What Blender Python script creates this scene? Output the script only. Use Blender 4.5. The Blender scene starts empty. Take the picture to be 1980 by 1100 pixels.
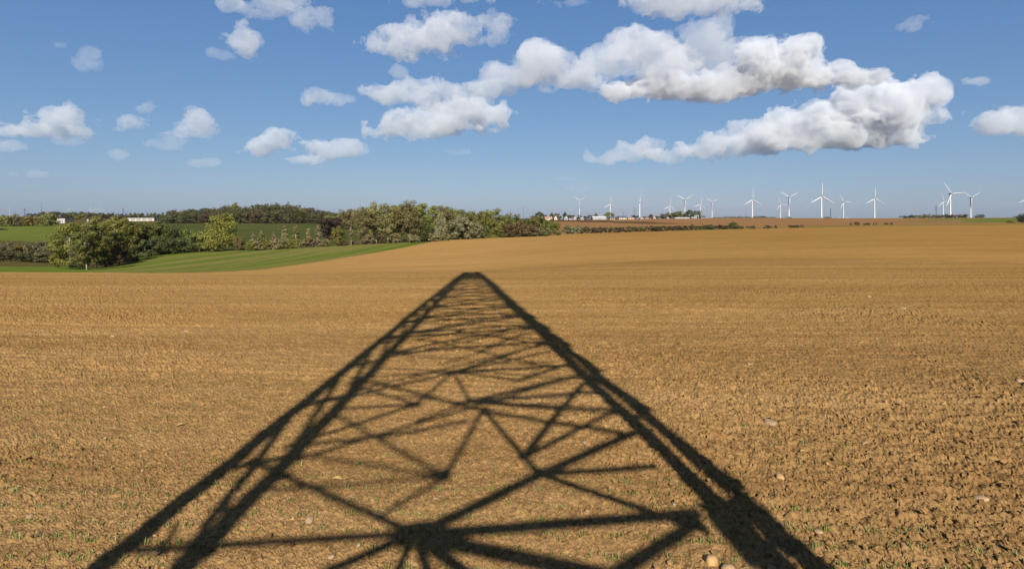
import bpy, math, random
import numpy as np
from mathutils import Vector, Matrix

R = math.radians
scene = bpy.context.scene
COL = scene.collection

# ------------------------------------------------------------------ camera, sky, sun, exposure
EYE = 1.7                 # camera height above the field
FPX = 1050.0              # focal length in pixels of the 1980 px wide photograph
CX, HZ = 990.0, 428.0     # principal column, eye-level row
cam_d = bpy.data.cameras.new("camera"); cam = bpy.data.objects.new("camera", cam_d); COL.objects.link(cam)
cam.location = (0, 0, EYE); cam.rotation_euler = (R(90), 0, 0)
cam_d.sensor_width = 36.0; cam_d.lens = 36.0 * FPX / 1980.0
cam_d.shift_y = (HZ - 550.0) / 1980.0
cam_d.clip_start = 0.05; cam_d.clip_end = 90000.0
scene.camera = cam

SUN_EL = 33.0
SHADOW_AZ = -4.15          # direction in which shadows fall, degrees right of +Y
S_DIR = np.array([math.sin(R(SHADOW_AZ)), math.cos(R(SHADOW_AZ)), 0.0])
TO_SUN = np.array([-S_DIR[0] * math.cos(R(SUN_EL)), -S_DIR[1] * math.cos(R(SUN_EL)), math.sin(R(SUN_EL))])

world = bpy.data.worlds.new("World"); scene.world = world; world.use_nodes = True
wn = world.node_tree.nodes; wl = world.node_tree.links; wn.clear()
sky = wn.new("ShaderNodeTexSky"); sky.sky_type = 'NISHITA'; sky.sun_disc = False
sky.sun_elevation = R(SUN_EL)
sky.sun_rotation = math.atan2(TO_SUN[0], TO_SUN[1])
sky.altitude = 150.0; sky.air_density = 1.0; sky.dust_density = 0.6; sky.ozone_density = 3.0
bg = wn.new("ShaderNodeBackground"); bg.inputs[1].default_value = 0.05
wo = wn.new("ShaderNodeOutputWorld")
sep = wn.new("ShaderNodeSeparateColor"); com = wn.new("ShaderNodeCombineColor"); wl.new(sky.outputs[0], sep.inputs[0])
for _c, (_g, _a) in enumerate(((0.85, 0.757), (0.665, 1.214), (0.455, 2.345))):      # film response of the sky, the same all round
    _p = wn.new("ShaderNodeMath"); _p.operation = 'POWER'; _p.inputs[1].default_value = _g; wl.new(sep.outputs[_c], _p.inputs[0])
    _m = wn.new("ShaderNodeMath"); _m.operation = 'MULTIPLY'; _m.inputs[1].default_value = _a; wl.new(_p.outputs[0], _m.inputs[0]); wl.new(_m.outputs[0], com.inputs[_c])
wl.new(com.outputs[0], bg.inputs[0]); wl.new(bg.outputs[0], wo.inputs[0])

sun_d = bpy.data.lights.new("sun", 'SUN'); sun = bpy.data.objects.new("sun", sun_d); COL.objects.link(sun)
sun_d.energy = 5.0; sun_d.angle = R(0.53); sun_d.color = (1.0, 0.95, 0.86)
sun.rotation_euler = Vector(TO_SUN).to_track_quat('Z', 'Y').to_euler()
sun.location = (0, -30, 40)

vs = scene.view_settings
vs.view_transform = 'Standard'; vs.look = 'None'; vs.gamma = 1.0; vs.use_curve_mapping = False
vs.exposure = 1.1
scene.cycles.max_bounces = 14; scene.cycles.volume_bounces = 12; scene.cycles.transparent_max_bounces = 64
scene.cycles.diffuse_bounces = 3

# ------------------------------------------------------------------ numpy helpers
def _hash(ix, iy, iz, seed):
    h = (ix.astype(np.int64) * 374761393 + iy.astype(np.int64) * 668265263 + iz.astype(np.int64) * 2147483647 + seed * 1274126177) & 0xFFFFFFFF
    h = ((h ^ (h >> 13)) * 1274126177) & 0xFFFFFFFF
    h = ((h ^ (h >> 16)) * 2246822519) & 0xFFFFFFFF
    h = h ^ (h >> 15)
    return (h & 0xFFFFFF) / float(0x1000000)

def vnoise2(x, y, seed=0):
    ix = np.floor(x).astype(np.int64); iy = np.floor(y).astype(np.int64)
    fx = x - ix; fy = y - iy
    fx = fx * fx * fx * (fx * (fx * 6 - 15) + 10); fy = fy * fy * fy * (fy * (fy * 6 - 15) + 10)
    z = np.zeros_like(ix)
    a = _hash(ix, iy, z, seed); b = _hash(ix + 1, iy, z, seed)
    c = _hash(ix, iy + 1, z, seed); d = _hash(ix + 1, iy + 1, z, seed)
    return (a + (b - a) * fx) * (1 - fy) + (c + (d - c) * fx) * fy

def fbm2(x, y, oct=4, seed=0):
    s = 0; amp = 0.5; tot = 0
    for i in range(oct):
        s = s + amp * vnoise2(x * 2 ** i + 17.3 * i, y * 2 ** i - 9.1 * i, seed + i); tot += amp; amp *= 0.5
    return s / tot

def vnoise3(x, y, z, seed=0):
    ix = np.floor(x).astype(np.int64); iy = np.floor(y).astype(np.int64); iz = np.floor(z).astype(np.int64)
    fx = x - ix; fy = y - iy; fz = z - iz
    fx = fx * fx * (3 - 2 * fx); fy = fy * fy * (3 - 2 * fy); fz = fz * fz * (3 - 2 * fz)
    out = 0
    for dz in (0, 1):
        wz = fz if dz else 1 - fz
        for dy in (0, 1):
            wy = fy if dy else 1 - fy
            a = _hash(ix, iy + dy, iz + dz, seed); b = _hash(ix + 1, iy + dy, iz + dz, seed)
            out = out + (a + (b - a) * fx) * wy * wz
    return out

def smooth1(a, axis, sig):
    n = int(sig * 3) + 1
    k = np.exp(-0.5 * (np.arange(-n, n + 1) / sig) ** 2); k /= k.sum()
    pad = [(0, 0)] * a.ndim; pad[axis] = (n, n)
    ap = np.pad(a, pad, mode='edge')
    return np.apply_along_axis(lambda v: np.convolve(v, k, 'valid'), axis, ap)

def sstep(a, b, x):
    t = np.clip((x - a) / (b - a), 0, 1); return t * t * (3 - 2 * t)

def mesh_np(name, V, F, smooth=False, mats=(), midx=None):
    """V n x 3, F m x k (k = 3 or 4)"""
    V = np.asarray(V, np.float32); F = np.asarray(F, np.int32)
    me = bpy.data.meshes.new(name)
    n, k = F.shape
    me.vertices.add(len(V)); me.vertices.foreach_set("co", V.ravel())
    me.loops.add(n * k); me.loops.foreach_set("vertex_index", F.ravel())
    me.polygons.add(n); me.polygons.foreach_set("loop_start", np.arange(0, n * k, k, dtype=np.int32))
    me.polygons.foreach_set("use_smooth", np.full(n, smooth, dtype=bool))
    for m in mats: me.materials.append(m)
    if midx is not None: me.polygons.foreach_set("material_index", np.asarray(midx, np.int32))
    me.update(calc_edges=True); me.validate()
    return me

def face_attr(me, name, vals):
    a = me.attributes.new(name, 'FLOAT', 'FACE'); a.data.foreach_set("value", np.asarray(vals, np.float32))

def vert_attr(me, name, vals):
    a = me.attributes.new(name, 'FLOAT', 'POINT'); a.data.foreach_set("value", np.asarray(vals, np.float32))

def link(name, me, parent=None, loc=None):
    o = bpy.data.objects.new(name, me); COL.objects.link(o)
    if parent is not None: o.parent = parent
    if loc is not None: o.location = loc
    return o

def tag(o, label=None, cat=None, group=None, kind=None):
    if label: o["label"] = label
    if cat: o["category"] = cat
    if group: o["group"] = group
    if kind: o["kind"] = kind
    return o

def empty(name, loc=(0, 0, 0), rz=0.0):
    o = bpy.data.objects.new(name, None); COL.objects.link(o); o.location = loc; o.rotation_euler = (0, 0, rz)
    o.empty_display_size = 0.2
    return o

class MB:
    """collects boxes, tubes and faces"""
    def __init__(s): s.v = []; s.f = []
    def add(s, vs_, fs):
        b = len(s.v); s.v += [tuple(p) for p in vs_]; s.f += [tuple(i + b for i in f) for f in fs]
    def box(s, lo, hi):
        x0, y0, z0 = lo; x1, y1, z1 = hi
        s.add([(x0, y0, z0), (x1, y0, z0), (x1, y1, z0), (x0, y1, z0), (x0, y0, z1), (x1, y0, z1), (x1, y1, z1), (x0, y1, z1)],
              [(3, 2, 1, 0), (4, 5, 6, 7), (0, 1, 5, 4), (1, 2, 6, 5), (2, 3, 7, 6), (3, 0, 4, 7)])
    def bar(s, p, q, w, t, up=(0, 0, 1)):
        p = Vector(p); q = Vector(q); d = (q - p).normalized(); u = Vector(up)
        if abs(d.dot(u)) > 0.95: u = Vector((0, 1, 0))
        a = d.cross(u).normalized() * (w / 2); b = a.cross(d).normalized() * (t / 2)
        s.add([p - a - b, p + a - b, p + a + b, p - a + b, q - a - b, q + a - b, q + a + b, q - a + b],
              [(3, 2, 1, 0), (4, 5, 6, 7), (0, 1, 5, 4), (1, 2, 6, 5), (2, 3, 7, 6), (3, 0, 4, 7)])
    def tube(s, pts, rad, n=6, cap=True):
        pts = [Vector(p) for p in pts]; rings = []
        base = len(s.v)
        for i, p in enumerate(pts):
            d = (pts[min(i + 1, len(pts) - 1)] - pts[max(i - 1, 0)]).normalized()
            u = Vector((0, 0, 1)) if abs(d.z) < 0.9 else Vector((1, 0, 0))
            a = d.cross(u).normalized(); b = d.cross(a).normalized()
            for k in range(n):
                th = 2 * math.pi * k / n
                s.v.append(tuple(p + (a * math.cos(th) + b * math.sin(th)) * rad[i]))
        for i in range(len(pts) - 1):
            for k in range(n):
                k2 = (k + 1) % n
                s.f.append((base + i * n + k, base + (i + 1) * n + k, base + (i + 1) * n + k2, base + i * n + k2))
        if cap:
            s.f.append(tuple(base + k for k in range(n)))
            e = base + (len(pts) - 1) * n
            s.f.append(tuple(e + k for k in reversed(range(n))))
    def mesh(s, name, mat=None, smooth=False):
        me = bpy.data.meshes.new(name); me.from_pydata(s.v, [], s.f)
        if mat: me.materials.append(mat)
        if smooth: me.polygons.foreach_set("use_smooth", [True] * len(me.polygons))
        me.update(); return me

# ------------------------------------------------------------------ materials
def nodemat(name, rough=0.9, spec=0.2):
    m = bpy.data.materials.new(name); m.use_nodes = True
    nt = m.node_tree; b = nt.nodes["Principled BSDF"]
    b.inputs["Roughness"].default_value = rough; b.inputs["Specular IOR Level"].default_value = spec
    return m, nt, b

def N(nt, t, **kw):
    n = nt.nodes.new(t)
    for k, v in kw.items(): setattr(n, k, v)
    return n

def noise(nt, vec, scale, detail=4.0, rough=0.55, dist=0.0):
    n = N(nt, "ShaderNodeTexNoise"); n.inputs["Scale"].default_value = scale; n.inputs["Detail"].default_value = detail
    n.inputs["Roughness"].default_value = rough; n.inputs["Distortion"].default_value = dist
    if vec is not None: nt.links.new(vec, n.inputs["Vector"])
    return n.outputs["Fac"]

def ramp(nt, fac, stops):
    r = N(nt, "ShaderNodeValToRGB"); el = r.color_ramp.elements
    while len(el) < len(stops): el.new(0.5)
    for e, (p, c) in zip(el, stops): e.position = p; e.color = (*c, 1) if len(c) == 3 else c
    nt.links.new(fac, r.inputs[0]); return r.outputs[0]

def mix(nt, fac, a, b, mode='MIX'):
    m = N(nt, "ShaderNodeMix", data_type='RGBA', blend_type=mode)
    if isinstance(fac, (int, float)): m.inputs[0].default_value = fac
    else: nt.links.new(fac, m.inputs[0])
    for sck, v in ((m.inputs[6], a), (m.inputs[7], b)):
        if isinstance(v, tuple): sck.default_value = (*v, 1)
        else: nt.links.new(v, sck)
    return m.outputs[2]

def mapping(nt, scale=(1, 1, 1), rot=(0, 0, 0)):
    g = N(nt, "ShaderNodeNewGeometry"); m = N(nt, "ShaderNodeMapping")
    m.inputs["Scale"].default_value = scale; m.inputs["Rotation"].default_value = rot
    nt.links.new(g.outputs["Position"], m.inputs["Vector"]); return m.outputs[0]

def attr(nt, name):
    a = N(nt, "ShaderNodeAttribute", attribute_name=name); return a.outputs["Fac"]

def bump(nt, b, h, strength, dist):
    n = N(nt, "ShaderNodeBump"); n.inputs["Strength"].default_value = strength; n.inputs["Distance"].default_value = dist
    nt.links.new(h, n.inputs["Height"]); nt.links.new(n.outputs[0], b.inputs["Normal"])

KA = 0.685
def sc3(c, k=1.0): return tuple(v * KA * k for v in c)
def soil_material(name, c_lo, c_mid, c_hi, fine=True):
    kb = 0.96 if fine else 0.86
    if not fine and c_mid[0] > 0.34: c_lo, c_mid, c_hi = [tuple(v * 1.09 for v in c_) for c_ in (c_lo, c_mid, c_hi)]
    c_lo, c_mid, c_hi = [(a * KA, b_ * KA * (1.03 if fine else 1.0), c * KA * kb) for a, b_, c in (c_lo, c_mid, c_hi)]
    m, nt, b = nodemat(name, 0.95, 0.0)
    pos = mapping(nt)
    big = noise(nt, pos, 0.35, 3)
    streak = noise(nt, mapping(nt, (0.05, 0.55, 0.3), (0, 0, R(-4))), 1.0, 5, 0.68)
    c = ramp(nt, streak, [(0.36, c_lo), (0.5, c_mid), (0.64, c_hi)])
    c = mix(nt, big, c, mix(nt, 0.5, c, c_mid), 'MIX')
    gx = N(nt, "ShaderNodeSeparateXYZ"); nt.links.new(pos, gx.inputs[0])
    side_tone = N(nt, "ShaderNodeMapRange"); side_tone.inputs[1].default_value = -4.0; side_tone.inputs[2].default_value = 34.0; nt.links.new(gx.outputs[0], side_tone.inputs[0])
    c = mix(nt, side_tone.outputs[0], c, mix(nt, 1.0, c, (0.80, 0.77, 0.70), 'MULTIPLY'))     # the soil is darker towards that side
    ln = noise(nt, mapping(nt, (0.03, 1.5, 0.3), (0, 0, R(-3.5))), 1.0, 4, 0.7)
    c = mix(nt, 1.0, c, ramp(nt, ln, [(0.33, (0.84, 0.83, 0.81)), (0.5, (1, 1, 1)), (0.68, (1.08, 1.08, 1.08))]), 'MULTIPLY')
    if fine:                                                        # the soil near the pylon is darker and greyer than further out
        near_tone = N(nt, "ShaderNodeMapRange"); near_tone.inputs[1].default_value = 11.0; near_tone.inputs[2].default_value = 2.5; nt.links.new(gx.outputs[1], near_tone.inputs[0])
        c = mix(nt, near_tone.outputs[0], c, mix(nt, 1.0, c, (0.87, 0.90, 1.04), 'MULTIPLY'))
        g = noise(nt, pos, 28.0, 5, 0.65)
        gr = ramp(nt, g, [(0.28, (0.50, 0.47, 0.45)), (0.5, (0.97, 0.97, 0.97)), (0.75, (1.22, 1.22, 1.24))])
        c = mix(nt, 1.0, c, gr, 'MULTIPLY')
        g2 = noise(nt, pos, 7.0, 3, 0.6)
        gr2 = ramp(nt, g2, [(0.3, (0.86, 0.85, 0.84)), (0.6, (1.06, 1.06, 1.06))])
        c = mix(nt, 1.0, c, gr2, 'MULTIPLY')
        bump(nt, b, noise(nt, pos, 70.0, 5, 0.75), 0.75, 0.014)
    else:
        g = noise(nt, pos, 2.2, 6, 0.7)
        gr = ramp(nt, g, [(0.3, (0.86, 0.85, 0.84)), (0.7, (1.1, 1.1, 1.1))])
        c = mix(nt, 1.0, c, gr, 'MULTIPLY')
        bump(nt, b, noise(nt, pos, 3.5, 6, 0.75), 0.5, 0.10)
    nt.links.new(c, b.inputs["Base Color"])
    return m

def grass_material(name, c1, c2, c3, stretch=(0.02, 0.12, 0.1), rot=0.0, stops=(0.32, 0.5, 0.66)):
    m, nt, b = nodemat(name, 0.9, 0.0)
    c1, c2, c3 = [(a * KA, b_ * KA * 0.95, c * KA * 0.8) for a, b_, c in (c1, c2, c3)]
    st = noise(nt, mapping(nt, stretch, (0, 0, rot)), 1.0, 4, 0.6, 0.4)
    c = ramp(nt, st, list(zip(stops, (c1, c2, c3))))
    g = noise(nt, mapping(nt), 0.9, 6, 0.7)
    c = mix(nt, 1.0, c, ramp(nt, g, [(0.3, (0.78, 0.8, 0.78)), (0.7, (1.15, 1.12, 1.1))]), 'MULTIPLY')
    nt.links.new(c, b.inputs["Base Color"])
    bump(nt, b, noise(nt, mapping(nt), 4.0, 5, 0.7), 0.6, 0.12)
    return m

def plain(name, col, rough=0.7, spec=0.3, metal=0.0, var=0.12, scale=3.0):
    m, nt, b = nodemat(name, rough, spec); b.inputs["Metallic"].default_value = metal
    tc = N(nt, "ShaderNodeTexCoord")
    n = noise(nt, tc.outputs["Object"], scale, 4)
    lo = tuple(c * (1 - var) for c in col); hi = tuple(min(1, c * (1 + var)) for c in col)
    nt.links.new(ramp(nt, n, [(0.3, lo), (0.7, hi)]), b.inputs["Base Color"])
    return m

def leaf_material(name, c1, c2):
    m, nt, b = nodemat(name, 0.75, 0.15)
    oi = N(nt, "ShaderNodeObjectInfo")
    c = mix(nt, attr(nt, "tint"), c1, c2)
    hsv = N(nt, "ShaderNodeHueSaturation")
    mr = N(nt, "ShaderNodeMapRange"); mr.inputs[3].default_value = 0.8; mr.inputs[4].default_value = 1.2
    nt.links.new(oi.outputs["Random"], mr.inputs[0]); nt.links.new(mr.outputs[0], hsv.inputs["Value"])
    mr2 = N(nt, "ShaderNodeMapRange"); mr2.inputs[3].default_value = 0.485; mr2.inputs[4].default_value = 0.515
    nt.links.new(oi.outputs["Random"], mr2.inputs[0]); nt.links.new(mr2.outputs[0], hsv.inputs["Hue"])
    nt.links.new(c, hsv.inputs["Color"]); nt.links.new(hsv.outputs[0], b.inputs["Base Color"])
    tr = N(nt, "ShaderNodeBsdfTranslucent"); nt.links.new(hsv.outputs[0], tr.inputs[0])
    ms = N(nt, "ShaderNodeMixShader"); ms.inputs[0].default_value = 0.30
    nt.links.new(b.outputs[0], ms.inputs[1]); nt.links.new(tr.outputs[0], ms.inputs[2])
    nt.links.new(ms.outputs[0], nt.nodes["Material Output"].inputs["Surface"])
    return m

M = {}
M['soil_near'] = soil_material("tilled_soil", (0.285, 0.150, 0.054), (0.345, 0.190, 0.070), (0.390, 0.222, 0.088))
M['soil_far'] = soil_material("tilled_soil_distant", (0.285, 0.155, 0.056), (0.350, 0.198, 0.075), (0.400, 0.236, 0.098), fine=False)
M['soil_red'] = soil_material("ploughed_reddish_soil", (0.24, 0.125, 0.068), (0.32, 0.175, 0.095), (0.37, 0.215, 0.12), fine=False)
M['soil_cloud_shade'] = soil_material("ploughed_soil_cloud_shade", (0.10, 0.060, 0.040), (0.13, 0.078, 0.050), (0.17, 0.10, 0.062), fine=False)  # reddish field's soil with a cloud shadow put into its colour
M['grass_strip'] = grass_material("striped_young_crop", (0.088, 0.142, 0.020), (0.112, 0.150, 0.028), (0.190, 0.168, 0.062), (0.16, 0.007, 0.1), R(-5), (0.36, 0.5, 0.62))
M['grass_bright'] = grass_material("bright_meadow_grass", (0.100, 0.150, 0.024), (0.112, 0.160, 0.027), (0.130, 0.162, 0.036))
M['grass_hill'] = grass_material("hill_meadow_grass", (0.100, 0.132, 0.026), (0.115, 0.145, 0.030), (0.145, 0.152, 0.042))
M['grass_cloud_shade'] = grass_material("valley_grass_cloud_shade", (0.050, 0.066, 0.022), (0.066, 0.082, 0.026), (0.100, 0.100, 0.038))  # colour darkened to paint in the cloud shadow over the valley
M['grass_rough'] = grass_material("rough_grass", (0.075, 0.065, 0.028), (0.10, 0.085, 0.035), (0.13, 0.105, 0.045))
M['grass_olive'] = grass_material("olive_stubble", (0.17, 0.135, 0.035), (0.20, 0.155, 0.045), (0.22, 0.17, 0.055))
PAL = {
    'olive': ((0.100, 0.102, 0.022), (0.195, 0.180, 0.042)),
    'green': ((0.080, 0.092, 0.022), (0.145, 0.148, 0.036)),
    'darkgreen': ((0.046, 0.056, 0.018), (0.088, 0.092, 0.028)),
    'yellow': ((0.115, 0.110, 0.022), (0.175, 0.155, 0.032)),
    'brown': ((0.085, 0.062, 0.026), (0.150, 0.108, 0.046)),
    'rust': ((0.130, 0.095, 0.022), (0.190, 0.130, 0.030)),
    'silver': ((0.120, 0.125, 0.055), (0.245, 0.225, 0.120)),
    'purple': ((0.042, 0.030, 0.020), (0.070, 0.050, 0.032)),
    'thin': ((0.115, 0.105, 0.034), (0.200, 0.170, 0.065)),
    'wood': ((0.052, 0.054, 0.020), (0.105, 0.096, 0.036)),
    'woodbrown': ((0.062, 0.050, 0.024), (0.115, 0.088, 0.038)),
    'scrub': ((0.085, 0.076, 0.036), (0.140, 0.120, 0.058)),
    'tan': ((0.150, 0.115, 0.055), (0.240, 0.185, 0.095)),
}
for k, (a, b_) in PAL.items(): M['leaf_' + k] = leaf_material("foliage_" + k, sc3(a, 1.3), sc3(b_, 1.3))
M['bark'] = plain("grey_bark", (0.13, 0.105, 0.072), 0.9, 0.1, 0, 0.35, 4.0)
M['bark_pale'] = plain("pale_bark", (0.24, 0.205, 0.155), 0.9, 0.1, 0, 0.35, 4.0)
M['white_paint'] = plain("white_turbine_paint", (0.40, 0.40, 0.40), 0.45, 0.4, 0, 0.02)
M['grey_paint'] = plain("grey_nacelle_paint", (0.20, 0.20, 0.20), 0.5, 0.4, 0, 0.03)
M['red_band'] = plain("red_brown_band_paint", (0.30, 0.13, 0.11), 0.6, 0.3, 0, 0.05)
M['steel'] = plain("galvanised_steel", (0.30, 0.31, 0.32), 0.55, 0.5, 0.6, 0.2, 6.0)
M['steel_dark'] = plain("weathered_dark_steel", (0.07, 0.08, 0.09), 0.6, 0.4, 0.3, 0.15)
M['concrete'] = plain("footing_concrete", (0.42, 0.40, 0.37), 0.9, 0.2, 0, 0.15)
M['render_white'] = plain("white_render_wall", (0.26, 0.248, 0.228), 0.85, 0.2, 0, 0.04, 0.5)
M['render_cream'] = plain("cream_render_wall", (0.40, 0.33, 0.25), 0.85, 0.2, 0, 0.06, 0.5)
M['render_pink'] = plain("pinkish_facade_panel", (0.42, 0.30, 0.25), 0.85, 0.2, 0, 0.06, 0.5)
M['roof_slate'] = plain("dark_slate_roof", (0.055, 0.058, 0.068), 0.7, 0.3, 0, 0.2, 0.8)
M['roof_tile'] = plain("red_brown_tile_roof", (0.27, 0.12, 0.08), 0.8, 0.2, 0, 0.2, 0.8)
M['roof_grey'] = plain("grey_sheet_roof", (0.34, 0.35, 0.36), 0.6, 0.3, 0, 0.1, 0.4)
M['pane'] = plain("dark_window_pane", (0.04, 0.05, 0.06), 0.15, 0.5, 0, 0.1)
M['door_wood'] = plain("painted_door", (0.12, 0.10, 0.09), 0.7, 0.3, 0, 0.1)
M['stone_pale'] = plain("pale_flint", (0.245, 0.160, 0.080), 0.7, 0.3, 0, 0.25, 25.0)
M['stone_grey'] = plain("grey_flint", (0.200, 0.132, 0.072), 0.7, 0.3, 0, 0.25, 25.0)
M['stone_ochre'] = plain("ochre_flint", (0.30, 0.180, 0.068), 0.65, 0.3, 0, 0.25, 25.0)
M['leaf_dead'] = plain("dead_leaf", (0.27, 0.18, 0.06), 0.7, 0.2, 0, 0.2, 30.0)
M['leaf_fresh'] = plain("fresh_leaf", (0.05, 0.12, 0.035), 0.6, 0.3, 0, 0.2, 30.0)

# ------------------------------------------------------------------ the lie of the land
LANDCOLS = {
    -250: [(18.4, 525), (30, 530), (60, 529), (85, 523), (105, 514), (130, 505), (200, 482), (300, 461), (450, 438), (560, 431), (800, 425), (1500, 420), (4000, 420)],
    0: [(18.2, 526), (30, 531), (60, 530), (84, 525.5), (105, 515), (130, 508), (200, 482), (300, 462), (450, 440), (560, 433), (800, 425), (1500, 420), (4000, 420)],
    100: [(18.2, 526), (30, 531), (60, 530), (86, 526), (108, 516), (140, 508), (200, 486), (300, 466), (450, 438), (560, 432), (800, 425), (1500, 420), (4000, 420)],
    200: [(18, 527.5), (30, 531), (55, 528.5), (80, 524.5), (120, 516), (150, 508), (250, 478), (400, 448), (520, 434), (800, 424), (1500, 419), (4000, 419)],
    300: [(17.5, 530), (30, 532), (50, 529), (70, 523), (100, 511), (150, 491), (170, 486), (250, 474), (400, 446), (520, 433), (800, 424), (1500, 419), (4000, 419)],
    400: [(17.7, 529), (30, 531), (48, 528.5), (70, 519), (100, 506), (150, 487), (170, 483), (250, 472), (400, 447), (520, 433), (800, 422), (1500, 414), (4000, 412)],
    500: [(18, 527.5), (30, 530), (45, 527), (70, 515), (100, 501), (150, 484), (170, 480), (250, 469), (400, 447), (520, 433), (800, 421), (1500, 414), (4000, 412)],
    600: [(18.2, 526.5), (30, 528.5), (45, 524), (70, 508), (100, 495), (150, 478), (170, 475), (250, 465), (400, 446), (520, 433), (800, 422), (1500, 415), (4000, 413)],
    700: [(18.6, 524.5), (30, 526), (45, 519), (70, 502), (100, 489), (150, 473), (200, 466), (400, 446), (550, 434), (800, 423), (1500, 416), (4000, 415)],
    820: [(18.7, 524), (29, 525.5), (45, 516), (70, 497), (100, 483), (150, 468), (200, 462), (400, 446), (600, 433), (900, 424), (1500, 420), (4000, 418)],
    920: [(18.8, 523.5), (30, 525.0), (45, 513), (70, 494), (110, 475), (180, 461), (230, 458), (400, 446), (700, 430), (900, 424), (1500, 423), (4000, 421)],
    1130: [(20, 518), (30, 509), (45, 495), (70, 478), (120, 462), (200, 452.5), (240, 451), (300, 449), (400, 443), (800, 425), (1200, 425), (4000, 426)],
    1400: [(20, 517.3), (30, 497), (45, 481), (80, 462), (150, 449), (225, 443), (260, 442.5), (330, 441), (450, 436), (850, 421), (1200, 422.5), (4000, 425)],
    1700: [(20, 517.3), (30, 489), (50, 466), (80, 453), (140, 443), (210, 437), (260, 436), (300, 434.5), (450, 430), (900, 422), (1300, 424), (4000, 426.5)],
    1980: [(20, 517.3), (30, 488), (50, 464), (80, 450), (140, 440), (210, 434.5), (260, 433), (300, 431), (450, 427), (900, 420.5), (1300, 423), (4000, 426)],
    2230: [(20, 517.3), (30, 488), (50, 464), (80, 450), (140, 440), (210, 434), (260, 432.5), (300, 430.5), (450, 426), (900, 419.5), (1300, 422), (4000, 426)],
}
UG = np.arange(-250, 2231, 20.0); LG = np.arange(math.log(1.0), math.log(40000.0), 0.02)
_rows = []
for u_, pts in LANDCOLS.items():
    ds = [1, 5, 10, 14]; zs = [0, 0, 0, 0]
    for d_, p_ in pts: ds.append(d_); zs.append(EYE - (p_ - HZ) / FPX * d_)
    ds.append(40000); zs.append(zs[-1])
    _rows.append(np.interp(LG, np.log(ds), zs))
_rows = smooth1(np.array(_rows), 1, 4.0)
_us = np.array(list(LANDCOLS.keys()), float)
ZT = np.array([np.interp(UG, _us, _rows[:, j]) for j in range(len(LG))]).T
ZT = smooth1(ZT, 0, 2.0)

AZ0, AZ1 = math.atan((-250 - CX) / FPX), math.atan((2230 - CX) / FPX)
def ground_z(x, y):
    x = np.asarray(x, float); y = np.asarray(y, float)
    az = np.arctan2(x, y); r = np.hypot(x, y)
    azc = np.clip(az, AZ0, AZ1)
    d = np.maximum(r * np.cos(azc), 1.001); u = CX + FPX * np.tan(azc)
    fu = np.clip((u - UG[0]) / 20.0, 0, len(UG) - 1.001); fl = np.clip(np.log(d) / 0.02, 0, len(LG) - 1.001)
    iu = fu.astype(int); il = fl.astype(int); a = fu - iu; b = fl - il
    z = (ZT[iu, il] * (1 - a) + ZT[iu + 1, il] * a) * (1 - b) + (ZT[iu, il + 1] * (1 - a) + ZT[iu + 1, il + 1] * a) * b
    return z * (1 - sstep(R(75), R(140), np.abs(az)))

def gz(x, y): return float(ground_z(np.array([x]), np.array([y]))[0])
def spot(u, d):
    x = (u - CX) / FPX * d; return x, d, gz(x, d)
def flat_pt(u, v):
    """where the line of sight through column u, row v meets the near field"""
    d = EYE * FPX / (v - HZ); x = (u - CX) / FPX * d
    return x, d

# ---- wide ground sheet, split into its fields
def pix(x, y, z): return CX + FPX * x / y, HZ - FPX * (z - EYE) / y

EDGE_LO = ([-300, 0, 120, 200, 300, 400, 500, 600, 700, 760, 830], [526.5, 526, 526.5, 527, 528, 527, 522, 509, 493, 483, 469])
EDGE_HI = ([-300, 0, 130, 200, 230, 260, 300, 400, 500, 600, 680, 830], [515, 515, 516, 522, 513, 502, 491.5, 487, 484, 478, 473.2, 468])

def field_of(x, y, z):
    u, v = pix(x, np.maximum(y, 1.0), z)
    nz = (fbm2(x * 0.06, y * 0.06, 3, 5) - 0.5)
    d = y
    reg = np.zeros(x.shape, int)                       # 0 tilled soil
    inview = (y > 10)
    lo = np.interp(u, *EDGE_LO); hi = np.interp(u, *EDGE_HI)
    g = inview & (d > 38) & (d < 185) & (v < lo) & (u < 832)
    reg[g] = 5
    reg[g & (v >= hi - 3)] = 1                          # striped crop
    reg[g & (u < 168) & (v >= 515)] = 2                 # bright strip
    reg[g & (u < 168) & (v < 515)] = 5                  # rough
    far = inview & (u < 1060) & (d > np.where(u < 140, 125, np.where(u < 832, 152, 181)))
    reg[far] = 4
    reg[far & (u < 170) & (d <= 285 + 120 * nz)] = 5
    reg[far & (u < 260) & (d > 285 + 120 * nz) & (d < 520)] = 3
    reg[far & (d > 520)] = 5
    rr = inview & (u >= 1060) & (d > 232 + (u - 1060) * 0.0)
    reg[rr] = 6
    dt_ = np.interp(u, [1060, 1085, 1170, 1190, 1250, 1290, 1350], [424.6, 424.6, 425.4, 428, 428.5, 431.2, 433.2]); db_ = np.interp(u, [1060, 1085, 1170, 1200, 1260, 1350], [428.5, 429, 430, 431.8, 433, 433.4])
    reg[rr & (v > dt_ + 1.2 * nz) & (v < db_ + 1.5 * nz) & (u < 1352) & (d > 330)] = 7  # strip of cloud shadow, painted as darker soil
    reg[rr & (u > 1500) & (d > 760)] = 8
    reg[rr & (u > 1830 + 500 * nz) & (d > 330) & (d < 690)] = 3
    reg[rr & (u > 1560) & (u < 1665) & (d < 292) & (d > 245)] = 3
    reg[rr & (u > 1300) & (d < 262)] = 8
    reg[(d > 205) & (d < 232) & (u > 1300) & inview] = 8
    return reg

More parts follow.
